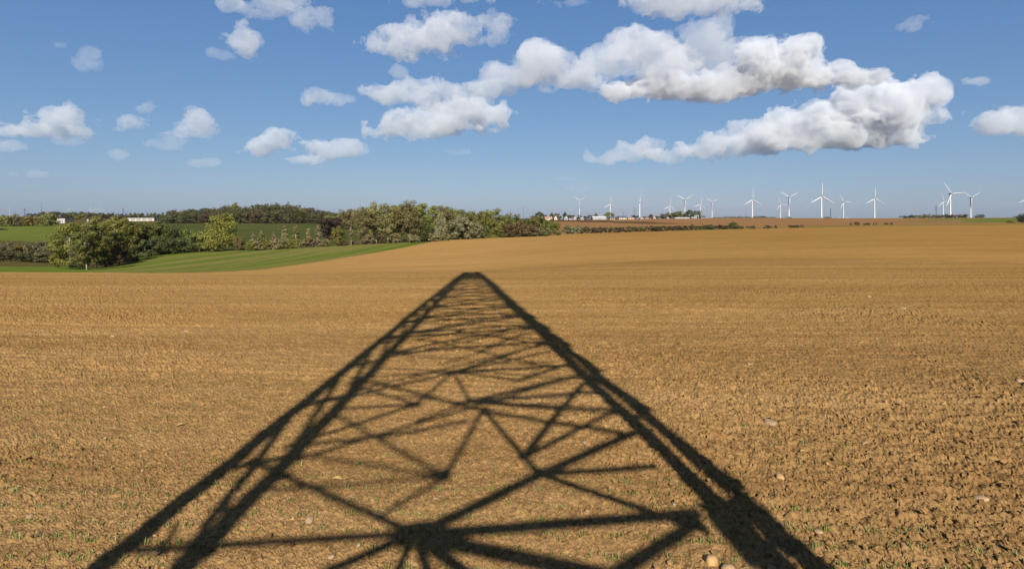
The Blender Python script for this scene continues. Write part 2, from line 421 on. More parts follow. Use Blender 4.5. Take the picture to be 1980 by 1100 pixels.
az = np.concatenate([np.linspace(R(-180), R(-51), 70)[:-1], np.linspace(R(-51), R(51), 700), np.linspace(R(51), R(180), 70)[1:]])
rr_ = np.concatenate([[0.3, 1.0, 1.6], np.exp(np.linspace(math.log(2.3), math.log(26), 30)), np.exp(np.linspace(math.log(26.5), math.log(1300), 270)), np.exp(np.linspace(math.log(1330), math.log(9000), 24))])
AZg, RRg = np.meshgrid(az, rr_, indexing='ij')
Xg = np.sin(AZg) * RRg; Yg = np.cos(AZg) * RRg
Zg = ground_z(Xg, Yg)
Zg += (fbm2(Xg * 0.12, Yg * 0.12, 3, 2) - 0.5) * 0.22 * sstep(40, 120, RRg) * (RRg < 1500)
NEAR_R = 31.0
Zg -= 0.10 * (1 - sstep(NEAR_R - 1.2, NEAR_R - 0.1, RRg))           # the detailed soil lies over this part
na, nr = Xg.shape
idx = np.arange(na * nr).reshape(na, nr)
Q = np.stack([idx[:-1, :-1], idx[1:, :-1], idx[1:, 1:], idx[:-1, 1:]], -1).reshape(-1, 4)[:, ::-1]
V = np.stack([Xg, Yg, Zg], -1).reshape(-1, 3)
C = V[Q].mean(1)
reg = field_of(C[:, 0], C[:, 1], C[:, 2])
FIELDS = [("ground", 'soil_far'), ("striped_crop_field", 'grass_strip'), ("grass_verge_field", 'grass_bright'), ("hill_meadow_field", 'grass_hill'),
          ("valley_field", 'grass_cloud_shade'), ("rough_ground", 'grass_rough'), ("ploughed_field", 'soil_red'), ("cloud_shade_field", 'soil_cloud_shade'), ("stubble_field", 'grass_olive')]
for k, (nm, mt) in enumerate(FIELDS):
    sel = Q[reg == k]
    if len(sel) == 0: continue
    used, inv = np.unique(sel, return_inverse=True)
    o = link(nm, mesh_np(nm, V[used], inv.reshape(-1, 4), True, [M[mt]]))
    tag(o, kind="structure")

# ---- the detailed tilled soil in front of the camera
def lumps(x, y, cell, prob, rmin, rmax, hfac, seed):
    ix = np.floor(x / cell).astype(np.int64); iy = np.floor(y / cell).astype(np.int64)
    out = np.zeros_like(x)
    for dx in (-1, 0, 1):
        for dy in (-1, 0, 1):
            cx = ix + dx; cy = iy + dy; z0 = np.zeros_like(cx)
            jx = _hash(cx, cy, z0, seed); jy = _hash(cx, cy, z0 + 1, seed); pr = _hash(cx, cy, z0 + 2, seed); rr = _hash(cx, cy, z0 + 3, seed)
            el = _hash(cx, cy, z0 + 4, seed); th = _hash(cx, cy, z0 + 5, seed) * 3.1416
            rad = cell * (rmin + (rmax - rmin) * rr * rr)
            ax = x - (cx + jx) * cell; ay = y - (cy + jy) * cell
            bx = ax * np.cos(th) + ay * np.sin(th); by = (-ax * np.sin(th) + ay * np.cos(th)) * (1 + 0.7 * el)
            q = (bx * bx + by * by) / (rad * rad)
            hgt = rad * hfac * (0.6 + 0.6 * el) * np.sqrt(np.clip(1 - q, 0, 1))
            out = np.maximum(out, np.where(pr < prob, hgt, 0))
    return out

def billow(x, y, f, seed):
    return 1 - np.abs(2 * vnoise2(x * f, y * f, seed) - 1) ** 0.8

def soil_relief(x, y):
    wx = x + 0.030 * (vnoise2(x * 22, y * 22, 31) - 0.5) + 0.016 * (vnoise2(x * 60, y * 60, 33) - 0.5) + 0.008 * (vnoise2(x * 130, y * 130, 35) - 0.5)
    wy = y + 0.030 * (vnoise2(x * 22, y * 22, 32) - 0.5) + 0.016 * (vnoise2(x * 60, y * 60, 34) - 0.5) + 0.008 * (vnoise2(x * 130, y * 130, 36) - 0.5)
    rough = 0.45 + 0.8 * sstep(0.35, 0.7, fbm2(x * 0.45, y * 0.6, 3, 8)) + 0.10 * sstep(0.5, 3.5, x)
    h = lumps(wx, wy, 0.27, 0.10, 0.05, 0.14, 0.7, 1) * rough
    h = np.maximum(h, lumps(wx, wy, 0.11, 0.36, 0.08, 0.30, 0.8, 2) * np.minimum(rough, 1.15))
    h = h + 0.75 * lumps(wx, wy, 0.052, 0.70, 0.15, 0.48, 0.75, 3)
    h = h + 0.85 * lumps(wx, wy, 0.024, 0.80, 0.2, 0.52, 0.75, 4)
    h += rough * (0.016 * billow(wx, wy, 7.0, 51) + 0.013 * billow(wx, wy, 15.0, 52) + 0.013 * billow(wx, wy, 33.0, 53) + 0.008 * billow(wx, wy, 75.0, 54))
    h += (vnoise2(x * 150, y * 150, 55) - 0.5) * 0.007
    h += (fbm2(x * 3.0, y * 5.0, 3, 12) - 0.5) * 0.03
    furrow = y * 0.995 + x * 0.06 + 0.10 * vnoise2(x * 0.7, y * 0.7, 13)
    h += 0.006 * np.sin(furrow * 2 * math.pi / 0.165) * vnoise2(x * 0.5, y * 0.8, 14)
    h += (fbm2(x * 0.5, y * 0.7, 3, 15) - 0.5) * 0.06
    tram = np.abs(((furrow + 0.4) % 2.6) - 1.3)
    h -= 0.014 * np.exp(-(tram / 0.05) ** 2) * sstep(0.25, 0.6, vnoise2(x * 0.25, y * 0.6, 16))
    return h * 0.92 - 0.027

OY = -1.0
azn = np.linspace(R(-50), R(50), 1040)
inv0, inv1 = 1 / 2.75, 1 / (NEAR_R - OY * 0)
rn = 1 / np.linspace(inv0, inv1, 560)
AZn, RN = np.meshgrid(azn, rn, indexing='ij')
Xn = np.sin(AZn) * RN; Yn = np.cos(AZn) * RN + OY
rad0 = np.hypot(Xn, Yn)
fade = 1 - 0.6 * sstep(9, 24, RN)
Hn = (soil_relief(Xn, Yn) - 0.02) * fade
edge = 1 - sstep(NEAR_R - 2.0, NEAR_R - 0.3, RN)
Zn = ground_z(Xn, Yn) + Hn * edge + 0.015 * (1 - edge)
na, nr = Xn.shape
idx = np.arange(na * nr).reshape(na, nr)
Q = np.stack([idx[:-1, :-1], idx[1:, :-1], idx[1:, 1:], idx[:-1, 1:]], -1).reshape(-1, 4)[:, ::-1]
tilled = link("tilled_field", mesh_np("tilled_field", np.stack([Xn, Yn, Zn], -1).reshape(-1, 3), Q, False, [M['soil_near']]))
tag(tilled, kind="structure")

def soil_top(x, y):
    x = np.asarray(x, float); y = np.asarray(y, float)
    r = np.hypot(x, y - OY)
    return ground_z(x, y) + (soil_relief(x, y) - 0.02) * (1 - 0.6 * sstep(9, 24, r))

# ---- loose clods (nobody could count them)
rng = np.random.default_rng(11)
def ico(sub=1):
    import bmesh
    bm = bmesh.new(); bmesh.ops.create_icosphere(bm, subdivisions=sub, radius=1.0)
    bm.verts.ensure_lookup_table()
    v = np.array([p.co for p in bm.verts]); f = np.array([[q.index for q in p.verts] for p in bm.faces]); bm.free()
    return v, f
IV1, IF1 = ico(1); IV2, IF2 = ico(2)
def clod_cloud(n, dmin, dmax, smin, smax, seed, iv, iff):
    g = np.random.default_rng(seed)
    inv = g.uniform(1 / dmax, 1 / dmin, n); d = 1 / inv
    t = g.uniform(-1.02, 1.02, n); x = t * d; y = d
    s = smin + (smax - smin) * g.random(n) ** 3
    keep = fbm2(x * 0.45, y * 0.6, 3, 8) + 0.05 * np.clip(x, -2, 3) > g.uniform(0.25, 0.75, n)
    x, y, s = x[keep], y[keep], s[keep]; n = len(x)
    z = soil_top(x, y)
    A = g.normal(size=(n, 3, 3)); Qm, _ = np.linalg.qr(A)
    sc = s[:, None] * np.stack([g.uniform(0.7, 1.25, n), g.uniform(0.7, 1.2, n), g.uniform(0.55, 0.9, n)], 1)
    W = 1 + 0.75 * (vnoise3(iv[None, :, 0] * 1.7 + x[:, None] * 9, iv[None, :, 1] * 1.7 + y[:, None] * 9, iv[None, :, 2] * 1.7 + 0 * x[:, None], 77) - 0.5) * 2
    P = iv[None] * W[..., None] * sc[:, None, :]
    P = np.einsum('nij,nkj->nki', Qm, P)
    P[..., 2] *= 0.8
    P += np.stack([x, y, z + s * 0.3], 1)[:, None, :]
    F = iff[None] + (np.arange(n) * len(iv))[:, None, None]
    return P.reshape(-1, 3), F.reshape(-1, 3)
P1, F1 = clod_cloud(1500, 2.4, 7.0, 0.012, 0.045, 3, IV2[:, :], IF2) if False else clod_cloud(6000, 2.4, 8.0, 0.004, 0.026, 3, IV1, IF1)
clods = link("soil_clods", mesh_np("soil_clods", P1, F1, False, [M['soil_near']]))
tag(clods, "loose crumbly brown soil clods strewn over the tilled field", "soil clods", kind="stuff")

# ---- sprouting crop
def sprouts(n, seed):
    g = np.random.default_rng(seed)
    d = 1 / g.uniform(1 / 11.0, 1 / 2.45, n); t = g.uniform(-1.0, 1.0, n); x = t * d; y = d
    y = np.round((y + 0.06 * x) / 0.165) * 0.165 - 0.06 * x + g.normal(0, 0.014, n)
    dens = fbm2(x * 0.9 + 3, y * 1.2, 3, 21)
    lim = 0.52 + 0.10 * np.clip((x - 1.5) / 2.5, -0.2, 1) + 0.12 * np.clip((y - 4) / 5, 0, 1)
    k = dens > lim - g.uniform(0, 0.10, n); x = x[k]; y = y[k]; n = len(x)
    z = soil_top(x, y) - 0.008
    Vs = []; Fs = []
    base = 0
    for b in range(3):
        hgt = g.uniform(0.022, 0.052, n) * (1.0 if b == 0 else 0.75); w = g.uniform(0.0018, 0.0032, n)
        th = g.uniform(0, 2 * math.pi, n); lean = g.uniform(0.1, 0.65, n) * hgt
        ca, sa = np.cos(th), np.sin(th); px, py_ = -sa * w, ca * w
        ox = g.normal(0, 0.006, n); oy = g.normal(0, 0.006, n)
        bx, by = x + ox, y + oy
        p0 = np.stack([bx - px, by - py_, z], 1); p1 = np.stack([bx + px, by + py_, z], 1)
        mx, my, mz = bx + ca * lean * 0.35, by + sa * lean * 0.35, z + hgt * 0.6
        p2 = np.stack([mx + px * 0.8, my + py_ * 0.8, mz], 1); p3 = np.stack([mx - px * 0.8, my - py_ * 0.8, mz], 1)
        p4 = np.stack([bx + ca * lean, by + sa * lean, z + hgt], 1)
        Vs.append(np.stack([p0, p1, p2, p3, p4], 1).reshape(-1, 3))
        i0 = base + np.arange(n) * 5
        Fs += [np.stack([i0, i0 + 1, i0 + 2], 1), np.stack([i0, i0 + 2, i0 + 3], 1), np.stack([i0 + 3, i0 + 2, i0 + 4], 1)]
        base += n * 5
    return np.concatenate(Vs), np.concatenate(Fs)
m_sp, nt_sp, b_sp = nodemat("sprout_leaf", 0.5, 0.3)
nt_sp.links.new(ramp(nt_sp, noise(nt_sp, mapping(nt_sp), 9.0, 2), [(0.3, (0.075, 0.092, 0.020)), (0.6, (0.115, 0.122, 0.028)), (0.8, (0.16, 0.150, 0.045))]), b_sp.inputs["Base Color"])
_v, _f = sprouts(5200, 5)
spr = link("crop_sprouts", mesh_np("crop_sprouts", _v, _f, False, [m_sp]))
tag(spr, "thin green cereal seedlings sprouting in rows from the brown soil", "seedlings", kind="stuff")

# ------------------------------------------------------------------ stones and leaves lying on the soil
def stone_mesh(name, sx, sy, sz, seed, mat):
    W = 1 + 0.38 * (vnoise3(IV2[:, 0] * 1.3 + seed * 3.1, IV2[:, 1] * 1.3, IV2[:, 2] * 1.3, seed) - 0.5) * 2 + 0.12 * (vnoise3(IV2[:, 0] * 4 + seed, IV2[:, 1] * 4, IV2[:, 2] * 4, seed + 1) - 0.5) * 2
    P = IV2 * W[:, None]
    P = np.sign(P) * np.abs(P) ** 0.85 * np.array([sx, sy, sz])
    return mesh_np(name, P, IF2, True, [mat])
STONES = [  # column, row, half width px, half height px, material, label
    (1374, 1078, 15, 17, 'stone_ochre', "largest ochre flint lying beside the broad pylon leg shadow"),
    (1408, 1095, 15, 13, 'stone_pale', "pale angular flint touching the largest ochre flint"),
    (1508, 922, 10, 6, 'stone_ochre', "flat orange-brown stone on open soil beyond the pylon leg shadow"),
    (1672, 853, 7, 4, 'stone_pale', "pale rounded stone on the cloddy soil above the orange-brown stone"),
    (1600, 897, 4, 3.5, 'stone_ochre', "small yellow pebble between the orange-brown stone and pale rounded stone"),
    (1450, 702, 6, 3, 'stone_pale', "pale yellow stone on smooth soil beside the middle of the shadow"),
    (1398, 712, 4, 2, 'stone_pale', "small pale stone just before the pale yellow stone"),
    (1747, 596, 6, 3, 'stone_pale', "pale stone far out on the cloddy soil under the big turbines"),
    (360, 637, 7, 4, 'stone_grey', "bright pale stone lying alone on the far side field"),
    (218, 645, 4, 2.5, 'stone_pale', "small yellowish stone near the bright pale stone"),
    (1897, 961, 14, 5, 'stone_pale', "long flat pale stone half sunk in the cloddy soil"),
    (1935, 1096, 17, 7, 'stone_ochre', "broad tan stone at the bottom corner of the field"),
    (598, 996, 12, 11, 'stone_grey', "round earth-grey stone between the pylon leg shadows"),
    (545, 990, 5, 4, 'stone_grey', "little grey stone beside the round earth-grey stone"),
    (1488, 815, 15, 9, 'stone_grey', "wide earthy lump of stone beside the shadow edge"),
    (1190, 992, 6, 4, 'stone_pale', "pale pebble just above the long cross-brace shadow"),
    (1302, 968, 7, 5, 'stone_grey', "grey pebble by the inner leg shadow"),
    (1582, 1022, 9, 4, 'stone_pale', "thin pale sliver of stone on the sunny cloddy soil"),
    (1972, 735, 7, 4, 'stone_pale', "pale stone at the very edge of the field"),
    (1680, 572, 4, 2, 'stone_pale', "tiny far pale stone below the wind turbines"),
    (842, 955, 5, 3, 'stone_grey', "small grey stone under the crossing brace shadows"),
    (770, 855, 6, 4, 'stone_grey', "grey stone inside the lattice shadow"),
    (300, 1060, 6, 5, 'stone_grey', "grey stone beside the outer pylon leg shadow at the bottom"),
    (640, 1070, 7, 5, 'stone_grey', "grey stone under the lowest brace shadow"),
    (60, 985, 7, 5, 'stone_grey', "grey stone low on the sunny soil outside the shadow"),
    (1130, 855, 6, 4, 'stone_grey', "grey stone within the lattice beside the leg shadow"),
]
for i, (u, v, hw, hh, mt, lb) in enumerate(STONES):
    x, d = flat_pt(u, v); k = d / FPX
    o = link("stone", stone_mesh("stone", hw * k * 0.95, hw * k * 0.75, max(hh * k * 0.85, 0.007), i + 3, M[mt]))
    o.location = (x, d, float(soil_top([x], [d])[0]) + hh * k * 0.12); o.rotation_euler = (random.Random(i).uniform(-.3, .3), random.Random(i + 9).uniform(-.3, .3), random.Random(i + 5).uniform(0, 3.1))
    tag(o, lb, "stone", "stones lying on the tilled soil")
g_ = np.random.default_rng(41)
small = [stone_mesh("stone", 1, 0.8, 0.55, 60 + k, M[('stone_pale', 'stone_grey', 'stone_ochre')[k % 3]]) for k in range(6)]
for i in range(45):
    d = 1 / g_.uniform(1 / 16, 1 / 2.7); x = g_.uniform(-0.93, 0.93) * d
    o = link("pebble", small[i % 6]); s = g_.uniform(0.005, 0.012) * (1 + d * 0.06)
    o.scale = (s, s, s); o.location = (x, d, float(soil_top([x], [d])[0]) + s * 0.3); o.rotation_euler = (g_.uniform(-.4, .4), g_.uniform(-.4, .4), g_.uniform(0, 6))
    tag(o, "tiny pale flint pebble lying loose among the soil crumbs", "pebble", "tiny pebbles scattered over the soil")
def leaf_mesh(L, Wd, curl, mat):
    n = 7; vv = []; ff = []
    for i in range(n):
        t = i / (n - 1); w = Wd * math.sin(math.pi * min(1, t * 0.92 + 0.05)) ** 0.8; zc = curl * math.sin(math.pi * t) + 0.004
        for s in (-1, 0, 1): vv.append(((t - .5) * L, s * w, zc + (0.35 * w if s else 0)))
    for i in range(n - 1):
        for k in range(2):
            a = i * 3 + k; ff.append((a, a + 3, a + 4, a + 1))
    me = bpy.data.meshes.new("fallen_leaf"); me.from_pydata(vv, [], ff); me.materials.append(mat); me.update(); return me
LEAVES = [(652, 915, 12, 'leaf_dead', "yellow dead leaf under the node of brace shadows"), (1553, 870, 9, 'leaf_dead', "pale yellow dead leaf beside a green leaf on the sunny soil"),
          (1552, 855, 7, 'leaf_fresh', "single dark green leaf on the sunny cloddy soil"), (350, 815, 11, 'leaf_dead', "straw-coloured dead leaf on the sunny soil outside the shadow"),
          (375, 780, 6, 'leaf_fresh', "small green weed leaf above the straw-coloured dead leaf"), (850, 697, 6, 'leaf_fresh', "small green weed leaf inside the lattice shadow")]
for i, (u, v, hw, mt, lb) in enumerate(LEAVES):
    x, d = flat_pt(u, v); k = d / FPX
    o = link("fallen_leaf", leaf_mesh(1.5 * hw * k, 0.36 * hw * k, 0.12 * hw * k, M[mt])); o.location = (x, d, float(soil_top([x], [d])[0]) + 0.004); o.rotation_euler = (0.2, 0.1, 0.3 * i)
    tag(o, lb, "leaf", "leaves lying on the soil")

# ------------------------------------------------------------------ the lattice pylon whose shadow lies on the field
L3 = TO_SUN
def rot2(v, a): return np.array([v[0] * math.cos(a) - v[1] * math.sin(a), v[0] * math.sin(a) + v[1] * math.cos(a)])
PA, PB, PK, PHI, ZA = 2.15, 0.85, 1.75, R(13.0), 14.95
axis = S_DIR[:2]; latv = np.array([axis[1], -axis[0]])
pc = -PK * axis - latv * 0.045
pf, pl = rot2(axis, PHI), rot2(latv, PHI)
def foot(sx, sy): return pc + pl * (sx * PA) + pf * (sy * PB)
def leg_pt(sx, sy, z):
    k = 1 - z / ZA; return np.array([*(pc + (foot(sx, sy) - pc) * k), z])
Z_WAIST, Z_TOP = 13.0, 18.0
def leg_pt2(sx, sy, z):
    return leg_pt(sx, sy, z) if z <= Z_WAIST else np.array([*leg_pt(sx, sy, Z_WAIST)[:2], z])
def face_plane(sy):
    a, b, c = leg_pt(-1, sy, 0), leg_pt(1, sy, 0), leg_pt(-1, sy, 8)
    n = np.cross(b - a, c - a); return a, n / np.linalg.norm(n)
FP = {1: face_plane(1), -1: face_plane(-1)}
def lift(u, v, sy):
    """the point of a pylon face whose shadow falls at column u, row v of the field"""
    x, d = flat_pt(u, v); g = np.array([x, d, 0.0]); a, n = FP[sy]
    return g + L3 * (np.dot(a - g, n) / np.dot(L3, n))
def angle_iron(p, q, w, t, nrm):
    p = Vector(p); q = Vector(q); dr = (q - p).normalized(); n = Vector(nrm); n = (n - dr * n.dot(dr)).normalized(); s = dr.cross(n).normalized()
    mb = MB()
    mb.bar(p + n * (t / 2), q + n * (t / 2), w, t, tuple(n))
    off = s * (w / 2 - t / 2) + n * (w / 2 + t)
    mb.bar(p + off, q + off, t, w, tuple(n))
    return mb
pylon = empty("lattice_pylon", (float(pc[0]), float(pc[1]), 0.0))
tag(pylon, "steel lattice power pylon whose long shadow lies across the tilled field", "pylon")
def pylon_part(name, mb, mat='steel'):
    o = link(name, mb.mesh(name, M[mat])); o.parent = pylon
    o.matrix_parent_inverse = Matrix.Translation((-float(pc[0]), -float(pc[1]), 0)); return o
for sx in (-1, 1):
    for sy in (-1, 1):
        pts = [leg_pt(sx, sy, -0.3), leg_pt(sx, sy, Z_WAIST), leg_pt2(sx, sy, Z_TOP)]
        mb = MB()
        for a, b in ((pts[0], pts[1]), (pts[1], pts[2])):
            m2 = angle_iron(a, b, 0.115, 0.02, (-pl[0] * sx, -pl[1] * sx, 0)); mb.add(m2.v, m2.f)
        pylon_part("leg", mb)
        fb = MB(); c = leg_pt(sx, sy, 0); fb.tube([(c[0], c[1], -0.4), (c[0], c[1], 0.22)], [0.30, 0.24], 12); pylon_part("concrete_footing", fb, 'concrete')
FRONT = [  # shadow lines of the front face: column, row -> column, row, width
    ((800, 1028), (222, 1063), .055), ((800, 1028), (474, 884), .055), ((800, 1028), (1350, 985), .055), ((800, 1028), (1042, 912), .055), ((1042, 912), (1225, 832), .055),
    ((800, 1028), (1400, 1150), .07), ((1170, 1112), (1352, 1000), .055), ((800, 1028), (520, 1150), .07), ((800, 1028), (742, 1160), .06), ((800, 1028), (848, 1160), .06), ((800, 1028), (1010, 1180), .06),
    ((936, 790), (1042, 912), .055), ((1042, 912), (1270, 898), .035), ((1042, 912), (1372, 1022), .04), ((1010, 880), (1068, 806), .05), ((1068, 806), (1128, 737), .05), ((1010, 880), (1198, 786), .035),
    ((876, 717), (803, 778), .05), ((876, 717), (908, 772), .05), ((876, 717), (695, 724), .045), ((876, 717), (1098, 704), .045), ((876, 717), (1060, 658), .04), ((876, 717), (1002, 732), .035), ((1002, 732), (1096, 702), .04),
    ((803, 778), (652, 786), .045), ((803, 778), (668, 736), .04), ((803, 778), (540, 862), .05), ((888, 639), (800, 656), .045), ((888, 639), (977, 652), .045), ((977, 652), (1062, 666), .045),
    ((300, 1070), (330, 1010), .04), ((395, 1075), (455, 920), .04),
]
BACK = [
    ((676, 724), (936, 790), .05), ((936, 790), (1222, 839), .05), ((930, 795), (860, 919), .06), ((860, 919), (640, 793), .05), ((860, 919), (568, 873), .035), ((860, 919), (512, 942), .035), ((860, 919), (740, 990), .045),
    ((908, 772), (1150, 755), .05), ((908, 772), (1118, 722), .045), ((908, 772), (1180, 789), .045), ((908, 772), (800, 812), .035), ((930, 677), (807, 652), .045), ((930, 677), (985, 652), .045), ((985, 652), (1030, 640), .04),
    ((930, 677), (850, 702), .04), ((930, 677), (1060, 706), .04), ((770, 835), (905, 808), .035), ((588, 854), (770, 835), .035), ((800, 700), (790, 685), .03), ((1075, 700), (960, 690), .03),
]
for sy, lst in ((1, FRONT), (-1, BACK)):
    n = FP[sy][1]
    for (a, b, w) in lst:
        pylon_part("brace", angle_iron(lift(*a, sy), lift(*b, sy), w * 0.78, 0.012, tuple(n)))
GUSSETS = [((800, 1030), 1, .17, .15), ((1042, 912), 1, .085, .085), ((1010, 880), 1, .06, .06), ((936, 790), 1, .085, .10), ((860, 915), -1, .075, .12), ((876, 717), 1, .11, .10), ((803, 778), 1, .10, .10),
           ((908, 772), -1, .09, .09), ((930, 677), -1, .12, .12), ((888, 639), 1, .12, .12), ((222, 1063), 1, .10, .16), ((1400, 996), -1, .20, .22), ((1448, 1046), -1, .20, .26), ((1505, 1092), -1, .20, .26), ((548, 917), -1, .06, .08)]
for (uv, sy, w, hgt) in GUSSETS:
    c = lift(*uv, sy); a, n = FP[sy]; s = np.array([*pl, 0.0]); up = np.cross(s, n); up /= np.linalg.norm(up)
    mb = MB(); mb.bar(c - up * hgt / 2, c + up * hgt / 2, w, 0.014, tuple(n)); pylon_part("gusset_plate", mb)
# bracing of the upper body and of the flanks
levels = [4.3, 5.3, 6.3, 7.1, 7.9, 8.7, 9.5, 10.3, 11.0, 11.7, 12.4, 13.0, 13.7, 14.4, 15.1, 15.8, 16.5, 17.2, 18.0]
for z0, z1 in zip(levels[:-1], levels[1:]):
    for sy in (-1, 1):
        n = FP[sy][1]
        for s in (-1, 1):
            pylon_part("brace", angle_iron(leg_pt2(-s, sy, z0), leg_pt2(s, sy, z1), 0.045 if z0 > 6 else 0.026, 0.01, tuple(n)))
        if z0 > 6: pylon_part("brace", angle_iron(leg_pt2(-1, sy, z0), leg_pt2(1, sy, z0), 0.045, 0.01, tuple(n)))
zs = [0.3]
while zs[-1] < Z_TOP - 0.7: zs.append(min(Z_TOP, zs[-1] + max(0.45, 1.15 * (1 - zs[-1] / 17))))
for sx in (-1, 1):
    for i in range(len(zs) - 1):
        s = 1 if i % 2 else -1
        pylon_part("brace", angle_iron(leg_pt2(sx, -s, zs[i]), leg_pt2(sx, s, zs[i + 1]), 0.055, 0.01, (pl[0], pl[1], 0)))
        if zs[i] > 3.0: pylon_part("brace", angle_iron(leg_pt2(sx, s, zs[i]), leg_pt2(sx, -s, zs[i + 1]), 0.055, 0.01, (pl[0], pl[1], 0)))
for z in (11.9, 12.25, 12.6, 13.0):
    for sy in (-1, 1): pylon_part("brace", angle_iron(leg_pt2(-1, sy, z), leg_pt2(1, sy, z), 0.09, 0.012, tuple(FP[sy][1])))
for z, half in ((15.4, 2.6), (17.6, 1.9)):
    for s in (-1, 1):
        tip = np.array([*(pc + pl * s * half), z + 0.05]); mb = MB()
        for sy in (-1, 1):
            for dz in (0, 0.5):
                m2 = angle_iron(leg_pt2(s, sy, z + dz - 0.25), tip, 0.06, 0.01, (0, 0, 1)); mb.add(m2.v, m2.f)
        arm = pylon_part("cross_arm", mb)

# ------------------------------------------------------------------ trees
def crown_points(g, style, H, Wd, nb):
    """bough centres (x, y, z, radius) of a crown of height H and width Wd standing on z = 0"""
    out = []
    rW = Wd / 2
    for _ in range(nb):
        while True:
            p = g.uniform(-1, 1, 3)
            if p @ p < 1 and (p @ p > 0.35 or g.random() < 0.25): break
        t = (p[2] + 1) / 2
        if style == 'bush' and p[2] < 0: p[:2] *= 0.96 / max(0.4, math.sqrt(1 - p[2] ** 2))
        if style == 'round':   z0, z1, prof = 0.08, 0.99, 1.0
        elif style == 'bush':  z0, z1, prof = 0.02, 0.93, 1.0
        elif style == 'tall':  z0, z1, prof = 0.10, 1.0, 1.0
        elif style == 'poplar': z0, z1, prof = 0.12, 0.96, 1.0 - 0.55 * t
        elif style == 'open':  z0, z1, prof = 0.18, 1.0, 0.80 + 0.35 * t
        elif style == 'conifer': z0, z1, prof = 0.10, 0.98, 1.15 - 1.0 * t
        br = rW * (0.30 if style not in ('poplar', 'conifer') else 0.27) * g.uniform(0.65, 1.2)
        out.append((p[0] * rW * prof * 0.86, p[1] * rW * prof * 0.86, H * (z0 + (z1 - z0) * t) - br * 0.35, br))
    return np.array(out)

def tree_meshes(seed, style, H, Wd, leaf, nleaf, bark='bark', nb=None, base_skip=0.0):
    g = np.random.default_rng(seed)
    nb = nb or {'round': 58, 'bush': 34, 'tall': 52, 'poplar': 44, 'open': 54, 'conifer': 26}[style]
    B = crown_points(g, style, H, Wd, nb)
    # limbs
    mb = MB(); r0 = max(0.035 * H ** 0.8 * 0.55, 0.04)
    lean = g.normal(0, 0.02 * H, 2)
    top = (lean[0], lean[1], H * (0.80 if style in ('poplar', 'tall', 'conifer') else 0.62))
    tp = [(0, 0, -0.4), (lean[0] * .15, lean[1] * .15, H * .12), (lean[0] * .5, lean[1] * .5, H * .35), top]
    if style != 'bush': mb.tube(tp, [r0 * 1.35, r0, r0 * 0.72, r0 * 0.22], 7)
    order = g.permutation(nb)[:(16 if style in ('open', 'tall', 'round') else 9)]
    for k in order:
        b = B[k]; t = np.clip((b[2] / H) * g.uniform(0.35, 0.75), 0.05, 0.62)
        s = np.array([lean[0] * t, lean[1] * t, H * t]); e = np.array(b[:3])
        md = (s + e) / 2 + np.array([0, 0, 0.05 * H]) * g.uniform(-0.3, 1)
        rr = r0 * (0.5 if style != 'bush' else 0.35) * g.uniform(0.6, 1)
        mb.tube([tuple(s), tuple(md), tuple(e)], [rr, rr * 0.65, rr * 0.2], 5, False)
    trunk = mb.mesh("trunk", M[bark], True)
    # leaf clumps
    w = B[:, 3] ** 2; pick = g.choice(nb, nleaf, p=w / w.sum())
    dr = g.normal(size=(nleaf, 3)); dr /= np.linalg.norm(dr, axis=1)[:, None]
    rad = B[pick, 3] * (0.30 + 0.75 * g.random(nleaf) ** 0.5) * (1 + 0.25 * (g.random(nleaf) < 0.08))
    P = B[pick, :3] + dr * rad[:, None] * np.array([1, 1, 0.8])
    ok = P[:, 2] > 0.03 * H
    P, dr, pick = P[ok], dr[ok], pick[ok]; n = len(P)
    nn = dr + g.normal(0, 0.22, (n, 3)) + np.array([0, 0, 0.12]); nn /= np.linalg.norm(nn, axis=1)[:, None]
    a = np.cross(nn, g.normal(size=(n, 3))); a /= np.linalg.norm(a, axis=1)[:, None]; b = np.cross(nn, a)
    sz = leaf * g.uniform(0.65, 1.45, n)
    a *= sz[:, None] * 0.5; b *= (sz * g.uniform(0.5, 0.9, n))[:, None] * 0.5; bend = nn * (sz * g.uniform(-.25, .25, n))[:, None]
    Vv = np.stack([P - a - b * 0.5, P + a * 0.7 - b + bend, P + a + b * 0.6, P - a * 0.5 + b - bend], 1).reshape(-1, 3)
    F = (np.arange(n) * 4)[:, None]
    tri = np.concatenate([F + [[0, 1, 2]], F + [[0, 2, 3]]], 1).reshape(-1, 3)
    btint = g.random(nb)
    ti = np.clip(0.78 * btint[pick] + 0.22 * g.random(n), 0, 1)
    me = mesh_np("crown", Vv, tri, False)
    face_attr(me, "tint", np.repeat(ti, 2))
    return trunk, me

